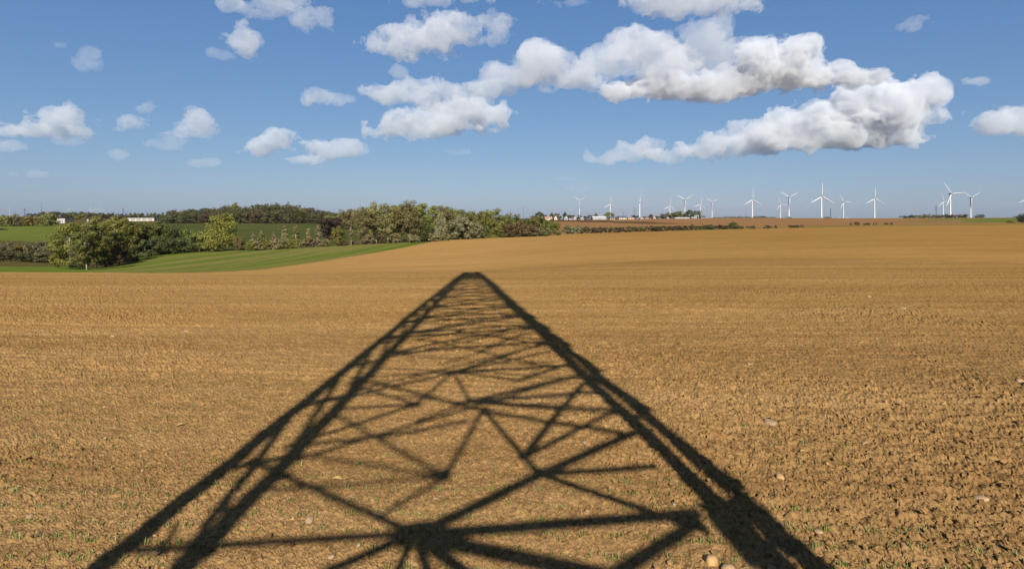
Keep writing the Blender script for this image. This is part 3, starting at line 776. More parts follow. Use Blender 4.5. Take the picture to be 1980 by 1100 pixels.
TREE_N = [0]; SHARED = {}
def tree(u, d, top, wpx, style, pal, label, group=None, name="tree", cat="tree", bark='bark', dens=1.0, leafpx=3.0, sink=0.0, nb=None):
    x, y, z = spot(u, d); k = d / FPX
    H = max(EYE + (HZ - top) * k - z, 1.3); Wd = wpx * k
    
    TREE_N[0] += 1
    area = H / k * wpx
    leafpx *= 0.74
    scl = None
    if area < 1500 and style in ('round', 'bush', 'conifer'):          # small in the picture: a few shared shapes
        q = 'S' if area < 260 else ('M' if area < 700 else 'L'); key = (style, q, TREE_N[0] % 5)
        if key not in SHARED:
            nl = {'S': 420, 'M': 1000, 'L': 2100}[q]; lf = {'S': 0.95, 'M': 0.62, 'L': 0.44}[q]
            SHARED[key] = tree_meshes(5000 + len(SHARED), style, 8.0, 8.0, lf, nl, bark, nb={'S': 24, 'M': 36, 'L': 54}[q])
        tr, cr = SHARED[key]; scl = (Wd / 8.0, Wd / 8.0, H / 8.0)
    else:
        nleaf = int(np.clip(area * 1.65 * dens, 200, 6800))
        tr, cr = tree_meshes(1000 + TREE_N[0], style, H, Wd, leafpx * k, nleaf, bark, nb=nb)
    root = empty(name, (x, y, z - sink), random.Random(TREE_N[0]).uniform(0, 6.28))
    tag(root, label, cat, group)
    if scl: root.scale = scl
    if len(tr.polygons): link("trunk" if style != 'bush' else "stems", tr, root)
    if not len(cr.materials): cr.materials.append(M['leaf_' + pal])
    co = link("crown" if style != 'bush' else "foliage", cr, root)
    co.material_slots[0].link = 'OBJECT'; co.material_slots[0].material = M['leaf_' + pal]
    return root

ORD = ["first", "second", "third", "fourth", "fifth", "sixth", "seventh", "eighth", "ninth", "tenth", "eleventh", "twelfth", "thirteenth", "fourteenth", "fifteenth",
       "sixteenth", "seventeenth", "eighteenth", "nineteenth", "twentieth"]
ORD += ["twenty-" + o for o in ORD[:9]] + ["thirtieth"] + ["thirty-" + o for o in ORD[:9]] + ["fortieth"] + ["forty-" + o for o in ORD[:9]] + ["fiftieth"] + ["fifty-" + o for o in ORD[:9]]

# grove beside the striped crop, pale trunks
G1 = "trees of the grove by the bright grass strip"
for (u, d, top, w, st, pal, bk, lb) in [
    (135, 98, 424, 66, 'tall', 'olive', 'bark_pale', "tall olive tree with a forked pale trunk at the grove's corner"),
    (168, 92, 430, 44, 'tall', 'green', 'bark_pale', "slim green tree with a pale trunk nearest to the soil"),
    (186, 105, 417, 52, 'tall', 'olive', 'bark_pale', "olive tree crowning the middle of the grove"),
    (200, 112, 424, 42, 'tall', 'olive', 'bark_pale', "slender olive tree behind the slim pale-trunked tree"),
    (218, 116, 418, 52, 'round', 'olive', 'bark_pale', "olive tree with brownish lower boughs in the grove"),
    (238, 126, 419, 50, 'round', 'green', 'bark', "dense green tree at the inner side of the grove"),
    (242, 140, 415, 40, 'tall', 'rust', 'bark', "orange-tinged tree rising behind the grove"),
    (152, 118, 416, 48, 'round', 'olive', 'bark', "yellowish olive crown at the back of the grove"),
    (112, 104, 452, 34, 'round', 'yellow', 'bark', "low yellow-green tree hanging over the strip of grass"),
]: tree(u, d, top, w, st, pal, lb, G1, bark=bk)
tree(232, 112, 468, 26, 'bush', 'brown', "brownish shrub at the foot of the grove", "shrubs by the grove", "shrub", "shrub")
tree(150, 97, 513, 34, 'bush', 'darkgreen', "low dark shrub around the pale trunks of the grove", "shrubs by the grove", "shrub", "shrub")
tree(206, 108, 500, 22, 'bush', 'woodbrown', "small russet shrub between the grove trunks", "shrubs by the grove", "shrub", "shrub")
tree(255, 126, 492, 28, 'bush', 'darkgreen', "dark shrub where grove and striped crop meet", "shrubs by the grove", "shrub", "shrub")
# dark round trees
G2 = "dark round trees above the striped crop"
for i, (u, d, top, w, pal) in enumerate([(272, 148, 430, 62, 'green'), (300, 152, 426, 66, 'green'), (330, 156, 433, 62, 'darkgreen'), (358, 158, 440, 56, 'green'), (386, 160, 446, 46, 'olive'), (316, 146, 452, 56, 'darkgreen'), (350, 150, 458, 54, 'darkgreen'), (284, 143, 456, 50, 'darkgreen')]):
    tree(u, d, top, w, 'bush' if i > 4 else 'round', pal, f"{ORD[i]} of the dark round trees, from the grove towards the big yellow tree" if i < 5 else f"{ORD[i-5]} low dark skirt tree before the dark round trees", G2)
tree(402, 168, 440, 34, 'round', 'yellow', "small yellowish tree leaning on the big yellow tree")
tree(431, 156, 410, 68, 'round', 'yellow', "big round yellow-green autumn tree standing alone above the striped crop", dens=1.5, nb=70)
tree(412, 152, 462, 40, 'bush', 'yellow', "yellow lower skirt beside the big yellow tree", name="shrub", cat="shrub")
tree(462, 154, 452, 24, 'bush', 'brown', "dark brown shrub touching the big yellow tree", name="shrub", cat="shrub")
# row of young poplars
G3 = "young poplars in a row beyond the striped crop"
for i, (u, top) in enumerate([(487, 442), (506, 440), (529, 442), (551, 433), (574, 431), (594, 433), (616, 431)]):
    tree(u + (2, -1, 1, 0, -2, 2, 0)[i], 150 + i, top + (2, -1, 3, 0, -1, 4, 1)[i], (11, 16, 12, 18, 20, 15, 17)[i], 'poplar', ('tan', 'thin', 'tan', 'tan', 'thin', 'tan', 'tan')[i], f"{ORD[i]} young pale poplar in the row, counted from the big yellow tree", G3, "poplar", bark='bark_pale', dens=1.3, leafpx=2.0)
G4 = "scrub at the foot of the young poplars"
for i, (u, top, w, pal) in enumerate([(484, 462, 20, 'yellow'), (500, 464, 22, 'tan'), (516, 460, 20, 'olive'), (533, 464, 22, 'tan'), (550, 460, 24, 'thin'), (566, 462, 20, 'yellow'), (582, 461, 22, 'thin'), (598, 460, 22, 'tan'), (614, 462, 22, 'tan'), (630, 463, 20, 'thin'), (664, 465, 20, 'brown'), (690, 466, 24, 'tan')]):
    tree(u, 149 + (i % 3), top - 3, w * 1.15, 'bush', pal, f"{ORD[i]} scrub bush below the young poplars, counted from the big yellow tree", G4, "scrub_bush", "bush", leafpx=2.4)
tree(651, 150, 436, 26, 'round', 'yellow', "bright yellow-green young tree before the dark purple tree")
tree(641, 245, 412, 48, 'bush', 'purple', "dark purple-brown round tree by the far wood", name="copper_beech", dens=1.6)
tree(679, 149, 430, 12, 'poplar', 'tan', "thin bare-trunked tree standing apart beside the mixed wood", bark='bark_pale', dens=0.4)

# mixed wood in the middle
G5 = "trees of the mixed wood in the middle"
W5 = [(705, 152, 402, 44, 'open', 'thin'), (728, 158, 393, 50, 'open', 'thin'), (750, 156, 391, 46, 'open', 'thin'), (770, 160, 392, 40, 'open', 'olive'), (792, 157, 387, 54, 'open', 'thin'),
      (818, 164, 393, 44, 'open', 'olive'), (840, 170, 395, 40, 'round', 'olive'), (858, 172, 396, 40, 'round', 'thin'), (880, 178, 397, 40, 'round', 'olive'), (900, 182, 404, 42, 'round', 'green'),
      (925, 186, 404, 40, 'round', 'olive'), (953, 184, 402, 46, 'open', 'olive'), (980, 190, 411, 44, 'round', 'green'), (1004, 194, 413, 42, 'round', 'darkgreen'), (1028, 198, 416, 40, 'round', 'olive'), (1046, 200, 416, 34, 'round', 'green'), (1070, 204, 426, 34, 'round', 'yellow'),
      (716, 175, 398, 44, 'round', 'thin'), (760, 178, 393, 46, 'round', 'olive'), (806, 180, 391, 44, 'round', 'thin'), (868, 195, 398, 44, 'round', 'olive'), (938, 205, 406, 46, 'round', 'green')]
for i, (u, d, top, w, st, pal) in enumerate(W5):
    kind = {'thin': "thin-leaved", 'olive': "olive", 'green': "green", 'darkgreen': "dark green", 'yellow': "yellowish"}[pal]
    lb = f"{ORD[i]} front tree of the mixed wood, {kind}, counted from the striped crop" if i < 17 else f"{ORD[i-17]} rear tree of the mixed wood, {kind}, counted from the striped crop"
    tree(u, d, top, w, st, pal, lb, G5, bark='bark_pale' if st == 'open' else 'bark', dens=0.8 if st == 'open' else 1.0, leafpx=2.7)
tree(823, 158, 424, 30, 'round', 'darkgreen', "small blue-green tree at the front edge of the mixed wood")
tree(853, 168, 428, 24, 'round', 'rust', "small orange tree in the front of the mixed wood")
tree(851, 164, 408, 26, 'round', 'silver', "small silvery crown above the orange tree of the mixed wood")
tree(893, 172, 414, 52, 'bush', 'silver', "broad pale silvery-green tree at the front of the mixed wood", dens=1.3)
tree(916, 175, 428, 40, 'bush', 'silver', "lower silvery bush beside the broad pale silvery tree", name="bush", cat="bush")
G6 = "bushes along the foot of the mixed wood"
for i, (u, d, top, w, pal) in enumerate([(712, 151, 452, 26, 'tan'), (738, 151, 450, 28, 'brown'), (764, 151, 449, 28, 'tan'), (800, 152, 450, 26, 'tan'), (840, 156, 447, 28, 'tan'), (862, 160, 448, 22, 'thin'), (936, 180, 432, 30, 'green'), (962, 181, 436, 30, 'olive'),
        (985, 182, 428, 34, 'brown'), (1003, 184, 425, 36, 'brown'), (1022, 186, 428, 36, 'brown'), (1012, 183, 440, 28, 'tan'), (1034, 186, 438, 30, 'tan'), (1052, 190, 437, 30, 'thin'), (1060, 196, 424, 26, 'green'), (1076, 194, 440, 26, 'thin')]):
    tree(u, d, top, w, 'bush', pal, f"{ORD[i]} bush along the foot of the mixed wood, counted from the striped crop", G6, "bush", "bush", leafpx=2.5)
# far wood on the hill
G7 = "trees of the far wood across the valley"
rg = random.Random(4)
prof7 = ([318, 340, 370, 400, 430, 455, 480, 510, 540, 565, 590, 610, 630, 648], [411, 404, 400, 399, 397, 392, 396, 392, 391, 390, 396, 400, 405, 405])
i7 = 0
for row, dd in enumerate((535, 560, 600)):
    u = 322 + row * 7
    while u < 648:
        tp = float(np.interp(u, *prof7)) + rg.uniform(-1, 4) + (10 if row == 0 else (4 if row == 1 else 0))
        pal = rg.choice(['wood', 'wood', 'woodbrown', 'woodbrown', 'darkgreen', 'olive'])
        tree(u, dd + rg.uniform(-6, 6), tp, rg.uniform(26, 36), 'round' if row else 'bush', pal, f"{ORD[i7]} tree of the far wood, {['front', 'middle', 'rear'][row]} row, counted from the long white building", G7, leafpx=2.6, dens=0.9)
        i7 += 1; u += rg.uniform(17, 22)
tree(455, 618, 391, 14, 'round', 'rust', "small orange crown on top of the far wood", leafpx=2.4)
for i, (u, top, pal) in enumerate([(662, 404, 'thin'), (678, 402, 'brown'), (694, 401, 'olive')]):
    tree(u, 420, top, 26, 'round', pal, f"{ORD[i]} tree in the gap between far wood and mixed wood", "trees between the two woods", leafpx=2.5)
# hedgerow on the left hill
G8 = "trees along the top of the hill meadow"
for i, (u, d, top, w, pal) in enumerate([(-14, 470, 414, 34, 'olive'), (8, 472, 415, 30, 'olive'), (24, 474, 412, 26, 'thin'), (40, 474, 414, 24, 'brown'), (52, 476, 416, 22, 'rust'), (66, 478, 415, 22, 'rust'), (90, 476, 410, 30, 'olive'), (101, 480, 413, 24, 'olive')]):
    tree(u, d, top, w, 'bush' if i % 2 else 'round', pal, f"{ORD[i]} tree on top of the hill meadow, counted from the picture's edge", G8, leafpx=2.6)
tree(4, 400, 445, 18, 'bush', 'darkgreen', "small dark bush alone on the hill meadow", name="bush", cat="bush")
G9 = "scrub at the foot of the hill meadow"
for i, (u, d, top, w, pal) in enumerate([(-12, 150, 468, 44, 'scrub'), (12, 146, 465, 46, 'scrub'), (32, 150, 471, 32, 'rust'), (48, 152, 470, 42, 'scrub'), (66, 150, 465, 40, 'scrub'), (80, 152, 459, 36, 'woodbrown'), (96, 148, 466, 36, 'scrub'), (20, 136, 482, 46, 'woodbrown'), (54, 136, 484, 50, 'wood'), (86, 137, 484, 46, 'scrub'), (-8, 134, 484, 44, 'woodbrown')]):
    tree(u, d, top, w, 'bush', pal, f"{ORD[i]} scrub clump below the hill meadow, counted from the picture's edge", G9, "scrub_bush", "bush", leafpx=2.8)
# distant tree belts
G10 = "distant trees behind the long white building"
i10 = 0; u = 122
while u < 325:
    tree(u, 760 + rg.uniform(-20, 20), 411.5 + rg.uniform(-1.5, 2) - (0.0), rg.uniform(11, 16), 'conifer' if u > 235 else 'round', rg.choice(['woodbrown', 'olive', 'wood']) if u < 235 else rg.choice(['wood', 'woodbrown', 'darkgreen']), f"{ORD[i10]} distant tree of the belt behind the long white building", G10, leafpx=2.2, dens=1.0)
    i10 += 1; u += rg.uniform(6.5, 9.5)
G11 = "trees of the dark ridge on the horizon"
for i, u in enumerate(np.arange(62, 192, 13)):
    tree(float(u), 1500, 408.5 + (2.5 if u < 80 or u > 165 else 0) + rg.uniform(-0.6, 0.6), 20, 'bush', 'darkgreen', f"{ORD[i]} tree of the dark ridge on the horizon", G11, leafpx=2.2, dens=1.4)
# hedge in front of the reddish ploughed field
G12 = "hedge bushes before the reddish field"
i12 = 0; u = 1096
while u < 1432:
    big = {0: 0}.get(1, 0)
    dd = 225 + (u - 1096) * 0.0
    ztop = 434 if u < 1130 else 437.8 - (u - 1130) * 0.012 + rg.uniform(-1.8, 1.6)
    pal = 'silver' if u < 1128 else rg.choice(['woodbrown', 'purple', 'wood', 'wood', 'brown', 'darkgreen'])
    tree(u, dd + rg.uniform(-3, 3), ztop, rg.uniform(15, 22), 'bush', pal, f"{ORD[i12]} hedge bush before the reddish field, counted from the mixed wood", G12, "hedge_bush", "bush", leafpx=2.3, dens=1.3)
    i12 += 1; u += rg.uniform(8, 12)
tree(1416, 228, 428.5, 21, 'bush', 'green', "round dark green bush standing out of the hedge's end", name="bush", cat="bush", dens=1.5)
tree(1373, 226, 432, 10, 'bush', 'darkgreen', "narrow upright dark bush in the hedge", name="bush", cat="bush", dens=1.5)
for i, (u, d, top, w, lb) in enumerate([(1435, 222, 438, 8, "lone bush just past the hedge's round dark bush"), (1452, 222, 436.5, 18, "flat bush clump in the field below the first big turbine"), (1485, 222, 437, 18, "low bush clump below the crossing turbines"),
        (1500, 222, 438, 6, "tiny bush next to the low bush clump"), (1535, 220, 437, 26, "long low bush strip in the stubble"), (1552, 220, 436.5, 9, "small dark bush ending the long low strip"), (1645, 300, 431, 5, "tiny bush before the round russet bush"),
        (1657, 300, 428.5, 10, "round russet bush by the green patch"), (1676, 290, 431.5, 14, "flat dark bush by the green patch"), (1692, 290, 432.5, 7, "small dark bush beyond the flat dark bush"), (1714, 288, 432, 9, "first of two dark bushes out on the stubble"), (1723, 288, 432.5, 7, "second of two dark bushes out on the stubble"),
        (1952, 310, 428.3, 14, "low olive bush in the green field at the far side")]):
    tree(u, d, top, w, 'bush', ['darkgreen', 'brown', 'darkgreen', 'purple'][i % 4] if i != 12 else 'olive', lb, "bushes on the far field edge", "bush", "bush", leafpx=2.0, dens=2.0)
tree(1984, 300, 410, 34, 'round', 'darkgreen', "dark tree cut off by the picture's edge", dens=1.3)
# village trees
G13 = "village trees"
for i, (u, d, top, w, pal) in enumerate([(1043, 815, 409, 16, 'darkgreen'), (1054, 820, 415, 10, 'darkgreen'), (1066, 835, 411, 9, 'darkgreen'), (1078, 835, 412.5, 12, 'green'), (1093, 835, 410, 9, 'darkgreen'), (1104, 835, 414, 14, 'darkgreen'), (1119, 838, 415, 12, 'darkgreen'), (1131, 838, 418, 9, 'purple'),
        (1141, 835, 416, 10, 'darkgreen'), (1153, 845, 412.5, 9, 'brown'), (1178, 838, 410, 19, 'olive'), (1192, 832, 418.5, 8, 'olive'), (1228, 836, 416, 12, 'darkgreen'), (1246, 838, 419, 12, 'brown'), (1258, 838, 414.5, 9, 'purple'), (1271, 838, 417, 9, 'darkgreen'),
        (1286, 845, 411.5, 18, 'brown'), (1300, 845, 408.5, 22, 'olive'), (1312, 848, 407, 18, 'green'), (1326, 848, 412, 12, 'darkgreen'), (1333, 850, 405, 14, 'darkgreen'), (1347, 850, 404.5, 15, 'darkgreen')]):
    tree(u, d, top - 0.6, w * 1.35, 'bush', pal, f"{ORD[i]} village tree, counted from the mixed wood", G13, leafpx=1.9, dens=1.6)
G14 = "trees of the small wood under the three turbines"
u = 1746; i14 = 0
while u < 1872:
    tree(u, 1000 + rg.uniform(-15, 15), 414.5 + rg.uniform(-1, 1.2) + (2.5 if u < 1756 else 0), 13, 'bush', rg.choice(['darkgreen', 'darkgreen', 'brown', 'olive']), f"{ORD[i14]} tree of the small wood under the three turbines", G14, leafpx=1.9, dens=1.6)
    i14 += 1; u += rg.uniform(7, 9)
tree(1895, 1000, 414.5, 17, 'bush', 'darkgreen', "lone dark tree group beyond the three turbines", leafpx=2.0, dens=1.8)
G15 = "far low scrub on the horizon ridge"
i15 = 0
for u in list(np.arange(1382, 1500, 9.5)) + [1524, 1598, 1604]:
    tree(float(u), 895, 418.3 + rg.uniform(-0.6, 0.8) + (1.2 if u < 1410 or u > 1480 else 0), 12, 'bush', rg.choice(['olive', 'brown', 'thin']), f"{ORD[i15]} low scrub bush on the horizon ridge, counted from the white farm building", G15, "scrub_bush", "bush", leafpx=1.8, dens=1.8)
    i15 += 1

# ------------------------------------------------------------------ houses
def house(u, d, wpx, base, eave, ridge, wall, roof, label, gable_front=True, depth=9.0, windows=2, chimney=True, name="house", cat="house", group=None, rz=0.0):
    x, y, _ = spot(u, d); k = d / FPX
    zb = EYE + (HZ - base) * k - 0.5; ze = EYE + (HZ - eave) * k - zb; zr = EYE + (HZ - ridge) * k - zb
    w = wpx * k / 2
    root = empty(name, (x, y, zb), rz); tag(root, label, cat, group)
    mb = MB(); D2 = depth / 2
    if gable_front:
        mb.add([(-w, -D2, 0), (w, -D2, 0), (w, -D2, ze), (0, -D2, zr), (-w, -D2, ze), (-w, D2, 0), (w, D2, 0), (w, D2, ze), (0, D2, zr), (-w, D2, ze)],
               [(0, 1, 2, 3, 4), (9, 8, 7, 6, 5), (1, 6, 7, 2), (5, 0, 4, 9)])
        r = MB(); o_ = 0.35; t = 0.25
        for s in (-1, 1):
            sl = (zr - ze) / w
            r.add([(0, -D2 - o_ * .3, zr + 0.02), (s * (w + o_), -D2 - o_ * .3, ze - o_ * sl + 0.02), (s * (w + o_), D2 + o_, ze - o_ * sl + 0.02), (0, D2 + o_, zr + 0.02),
                   (0, -D2 - o_ * .3, zr + t), (s * (w + o_), -D2 - o_ * .3, ze - o_ * sl + t), (s * (w + o_), D2 + o_, ze - o_ * sl + t), (0, D2 + o_, zr + t)],
                  [(0, 1, 2, 3), (7, 6, 5, 4), (0, 4, 5, 1), (1, 5, 6, 2), (2, 6, 7, 3)])
    else:
        mb.add([(-w, -D2, 0), (-w, D2, 0), (-w, D2, ze), (-w, 0, zr), (-w, -D2, ze), (w, -D2, 0), (w, D2, 0), (w, D2, ze), (w, 0, zr), (w, -D2, ze)],
               [(4, 3, 2, 1, 0), (5, 6, 7, 8, 9), (0, 5, 9, 4), (6, 1, 2, 7)])
        r = MB(); o_ = 0.3; t = 0.25; sl = (zr - ze) / D2
        for s in (-1, 1):
            r.add([(-w - o_, 0, zr + .02), (-w - o_, s * (D2 + o_), ze - o_ * sl + .02), (w + o_, s * (D2 + o_), ze - o_ * sl + .02), (w + o_, 0, zr + .02),
                   (-w - o_, 0, zr + t), (-w - o_, s * (D2 + o_), ze - o_ * sl + t), (w + o_, s * (D2 + o_), ze - o_ * sl + t), (w + o_, 0, zr + t)],
                  [(0, 1, 2, 3), (7, 6, 5, 4), (0, 4, 5, 1), (1, 5, 6, 2), (2, 6, 7, 3)])
    link("wall", mb.mesh("wall", M[wall]), root)
    ro = link("roof", r.mesh("roof", M[roof]), root)
    if chimney:
        c = MB(); c.box((w * 0.35, -0.4, (ze + zr) / 2), (w * 0.35 + 0.8, 0.4, zr + 0.8)); link("chimney", c.mesh("chimney", M['roof_tile']), ro)
    nw = windows
    for i in range(nw):
        cx = -w + 2 * w * (i + 0.5) / nw if nw > 1 else 0
        f = MB(); f.box((cx - 0.62, -D2 - 0.06, ze * 0.42), (cx + 0.62, -D2 - 0.003, ze * 0.42 + 1.35)); wo_ = link("window", f.mesh("window", M['pane']), root)
    f = MB(); f.box((-0.5, -D2 - 0.05, 0.45), (0.5, -D2 - 0.004, 2.5)); link("door", f.mesh("door", M['door_wood']), root)
    return root
GH = "village houses"
house(1058, 806, 9, 425, 421.5, 419, 'render_cream', 'roof_tile', "cream house with red-brown roof nearest the mixed wood", False, group=GH)
house(1065, 812, 5, 423.5, 421, 419, 'render_white', 'roof_tile', "small white house behind the cream house", True, windows=1, group=GH)
house(1074, 806, 5.5, 425, 421.5, 418.2, 'render_cream', 'roof_slate', "narrow cream gable with a steep roof beside a tall tree", True, windows=1, group=GH)
house(1094, 806, 7, 425, 421.5, 418, 'render_white', 'roof_slate', "bright white gable at the end of the cloud-shaded strip", True, group=GH)
house(1104, 810, 8, 425, 422, 420.5, 'render_white', 'roof_slate', "white side wall with dark roof between two white gables", False, group=GH)
house(1111, 806, 5.5, 424.8, 421.5, 418.8, 'render_white', 'roof_slate', "smaller white gable joined to a dark roof", True, windows=1, group=GH)
house(1125, 806, 6.5, 425, 422, 419.5, 'render_white', 'roof_slate', "white gable standing alone under the first turbine", True, group=GH)
house(1158, 815, 26, 424.7, 420.8, 418.6, 'render_white', 'roof_grey', "long white building with grey roof in the village", False, 12, 6, False, group=GH)
house(1183, 812, 9, 424.8, 422.5, 418.6, 'render_cream', 'roof_slate', "low house with dark slate roof beside the round village tree", False, group=GH)
house(1203, 815, 15, 424.6, 421.2, 418, 'render_cream', 'roof_slate', "tan farmhouse with wide dark roof", False, windows=3, group=GH)
house(1219, 812, 12, 424.6, 421.8, 420.8, 'render_cream', 'roof_tile', "low cream barn next to the tan farmhouse", False, windows=3, chimney=False, group=GH)
house(1240, 812, 7, 424.6, 422.5, 420.3, 'render_white', 'roof_slate', "small white house under the dark-tipped turbine", True, windows=1, group=GH)
house(1250, 812, 7, 424.6, 422.5, 421, 'render_cream', 'roof_tile', "little tiled cottage beside the small white house", False, windows=2, group=GH)
house(1264, 812, 4.5, 424.2, 421, 418.8, 'render_white', 'roof_tile', "slim white gable among brown village trees", True, windows=1, group=GH)
house(1290, 812, 4, 424, 421.5, 419.5, 'render_white', 'roof_slate', "tiny white gable before the brown tree clump", True, windows=1, group=GH)
house(1318, 812, 28, 423.6, 421.8, 420.8, 'render_cream', 'roof_grey', "long low cream wall building below the tree clump", False, 8, 7, False, group=GH)
house(1340, 806, 9, 423.6, 420.6, 420.0, 'render_white', 'roof_grey', "white flat shed beside the open white frame", False, 8, 2, False, group=GH)
house(1358, 804, 9, 423.6, 420.6, 417.6, 'render_white', 'roof_slate', "white farm building with dark roof at the village end", False, 10, 2, False, group=GH)
# open white frame
xf, yf, zf = spot(1347, 802); kf = 802 / FPX
fr = empty("portal_frame", (xf, yf, EYE + (HZ - 424) * kf)); tag(fr, "open white portal frame beside the white farm building", "frame")
for i, px in enumerate((-3.6, 0, 3.6)):
    mb = MB(); mb.box((px * kf - .35, -.35, 0), (px * kf + .35, .35, 5.2)); link("post", mb.mesh("post", M['render_white']), fr)
mb = MB(); mb.box((-3.6 * kf - .6, -.4, 5.204), (3.6 * kf + .6, .4, 5.9)); link("beam", mb.mesh("beam", M['render_white']), fr)
mb = MB(); mb.box((-3.5 * kf, 3.0, 0), (0, 3.3, 4.6)); link("back_panel", mb.mesh("back_panel", M['render_white']), fr)

def block(u, d, wpx, base, top, label, n, name="apartment_block"):
    x, y, _ = spot(u, d); k = d / FPX; w = wpx * k / 2; zb = EYE + (HZ - base) * k; H = (base - top) * k
    root = empty(name, (x, y, zb), 0.06); tag(root, label, "building")
    mb = MB(); mb.box((-w, 0, -3), (w, 11, H)); link("wall", mb.mesh("wall", M['render_white']), root)
    mb = MB(); mb.box((-w - .3, -.3, H + .004), (w + .3, 11.3, H + .45)); link("roof", mb.mesh("roof", M['roof_grey']), root)
    bw = 2 * w / n
    for i in range(n):
        cx = -w + bw * (i + .5)
        if i % 3 == 1:
            mb = MB(); mb.box((cx - bw * .32, -.22, .2), (cx + bw * .32, -.004, H - .3)); link("facade_panel", mb.mesh("facade_panel", M['render_pink']), root)
        else:
            for zz in np.arange(0.9, H - 1.4, 2.7):
                mb = MB(); mb.box((cx - bw * .22, -.06, zz), (cx + bw * .22, -.004, zz + 1.25)); wd = link("window", mb.mesh("window", M['pane']), root)
block(272, 640, 50, 431.5, 422.5, "long white and pink building behind the dark round trees", 14)
block(117, 560, 16, 431, 423.5, "short white and pink building beside the grove", 5)
block(175, 600, 13, 429, 425, "small white building half hidden by the grove tops", 4)

# ------------------------------------------------------------------ wind turbines
def blade_mesh(Rr):
    vv = []; ff = []; n = 12
    for i in range(n + 1):
        t = i / n; r = Rr * (0.02 + 0.98 * t)
        c = Rr * (0.045 if t < 0.05 else 0.094 * (1 - t) ** 0.85 + 0.022) * (1 if t > 0.12 else 0.6 + 3.3 * t)
        th = max(0.16 * c, 0.12); tw = 0.55 * (1 - t) ** 2 + 0.12
        for (a, b) in ((-.30 * c, 0), (0, th), (.70 * c, 0), (0, -th)):
            vv.append((a * math.cos(tw) - b * math.sin(tw), a * math.sin(tw) + b * math.cos(tw), r))
    for i in range(n):
        for k in range(4):
            a = i * 4 + k; b = i * 4 + (k + 1) % 4; ff.append((a, b, b + 4, a + 4))
    ff.append((3, 2, 1, 0)); e = n * 4; ff.append((e, e + 1, e + 2, e + 3))
    me = bpy.data.meshes.new("blade"); me.from_pydata(vv, [], ff); me.materials.append(M['white_paint']); me.polygons.foreach_set("use_smooth", [True] * len(me.polygons)); me.update(); return me
BR = 41.0
BLADE = blade_mesh(BR * 0.96)
_h = MB(); _h.tube([(0, 1.6, 0), (0, 0.3, 0), (0, -1.2, 0), (0, -2.2, 0)], [1.5, 1.75, 1.3, 0.25], 12); HUB = _h.mesh("rotor_hub", M['grey_paint'], True)
_n = MB(); _n.tube([(0, 1.5, 0.1), (0, 2.4, 0.1), (0, 6.5, 0.2), (0, 9.5, 0.3)], [1.7, 2.1, 2.0, 1.2], 12); NAC = _n.mesh("nacelle", M['grey_paint'], True)
def turbine(hu, hv, rpx, ang, yaw, label, group="wind turbines along the horizon", band=False):
    d = BR * FPX / rpx; x = (hu - CX) / FPX * d; hz = EYE + (HZ - hv) / FPX * d
    zb = gz(x, d)
    root = empty("wind_turbine", (x, d, zb)); tag(root, label, "wind turbine", group)
    Hh = hz - zb
    root.rotation_euler = (0, 0, R(yaw))
    mb = MB(); ns = 8
    mb.tube([(0, 4.2, Hh * i / ns - (1 if i == 0 else 0)) for i in range(ns + 1)], [2.4 - 1.0 * (i / ns) for i in range(ns + 1)], 14)
    tw = link("tower", mb.mesh("tower", M['white_paint'], True), root)
    if band:
        b2 = MB(); b2.tube([(0, 4.2, Hh * .83), (0, 4.2, Hh * .95)], [1.60, 1.48], 14); link("tower_band", b2.mesh("tower_band", M['red_band'], True), root)
    link("nacelle", NAC, root, (0, 0, Hh)); link("rotor_hub", HUB, root, (0, 0, Hh))
    for k in range(3):
        b = link("blade", BLADE, root, (0, -0.3, Hh)); b.rotation_euler = (0, R(ang + 120 * k), 0)
    return root
for a in [
    (1121, 388, 15, 62, 14, "white wind turbine just past the mixed wood, rotor like a Y"),
    (1181, 394.5, 17, 2, 20, "wind turbine behind the village with one blade upright, over the round tree"),
    (1239, 386, 20.5, 0, 68, "wind turbine with thick white tower, upright blade, beside the tan farmhouse"),
    (1296, 399, 16, 6, 10, "low wind turbine peeping over the brown tree clump"),
    (1325, 386.5, 20, 58, 5, "wind turbine with Y-shaped rotor rising behind the village tree clump"),
    (1355, 395.5, 14.5, 12, 0, "small wind turbine directly beside the white farm building"),
    (1377.5, 391, 15, 60, 5, "small wind turbine with Y-shaped rotor past the white farm building"),
    (1456, 386, 22, 0, 8, "wind turbine with upright blade standing above the low scrub"),
    (1510, 395, 14.5, -22, 5, "shorter one of the two crossing turbines, tilted blades"),
    (1527, 382, 22.5, 60, 8, "taller one of the two crossing turbines, Y-shaped rotor and banded tower", True),
    (1590, 380, 28, 0, 0, "tall central wind turbine with one blade straight up"),
    (1632, 391, 17, -30, 0, "small wind turbine with a level blade beside the tall central turbine"),
    (1692.5, 384, 22, 1, 0, "wind turbine standing alone with upright blade before the small wood"),
    (1825, 389.5, 17, -14, 0, "small wind turbine half behind the biggest tilted turbine"),
    (1840, 375, 28.5, -36, 4, "biggest tilted wind turbine above the small wood"),
    (1879, 382, 21.5, 60, 5, "wind turbine with Y-shaped rotor and banded tower past the small wood", True),
    (1988, 385, 21, 8, 0, "wind turbine cut off by the picture's edge"),
]: turbine(*a[:5], a[5], band=len(a) > 6)
for i, (hu, hv, rp, an) in enumerate([(1612, 420, 5, 50), (1623, 419, 5.5, -25), (1637, 420, 4, 10), (1641.5, 418.5, 5, 0)]):
    turbine(hu, hv, rp, an, 0, f"{ORD[i]} tiny distant turbine around the foot of the small level-bladed turbine", "tiny distant turbines")
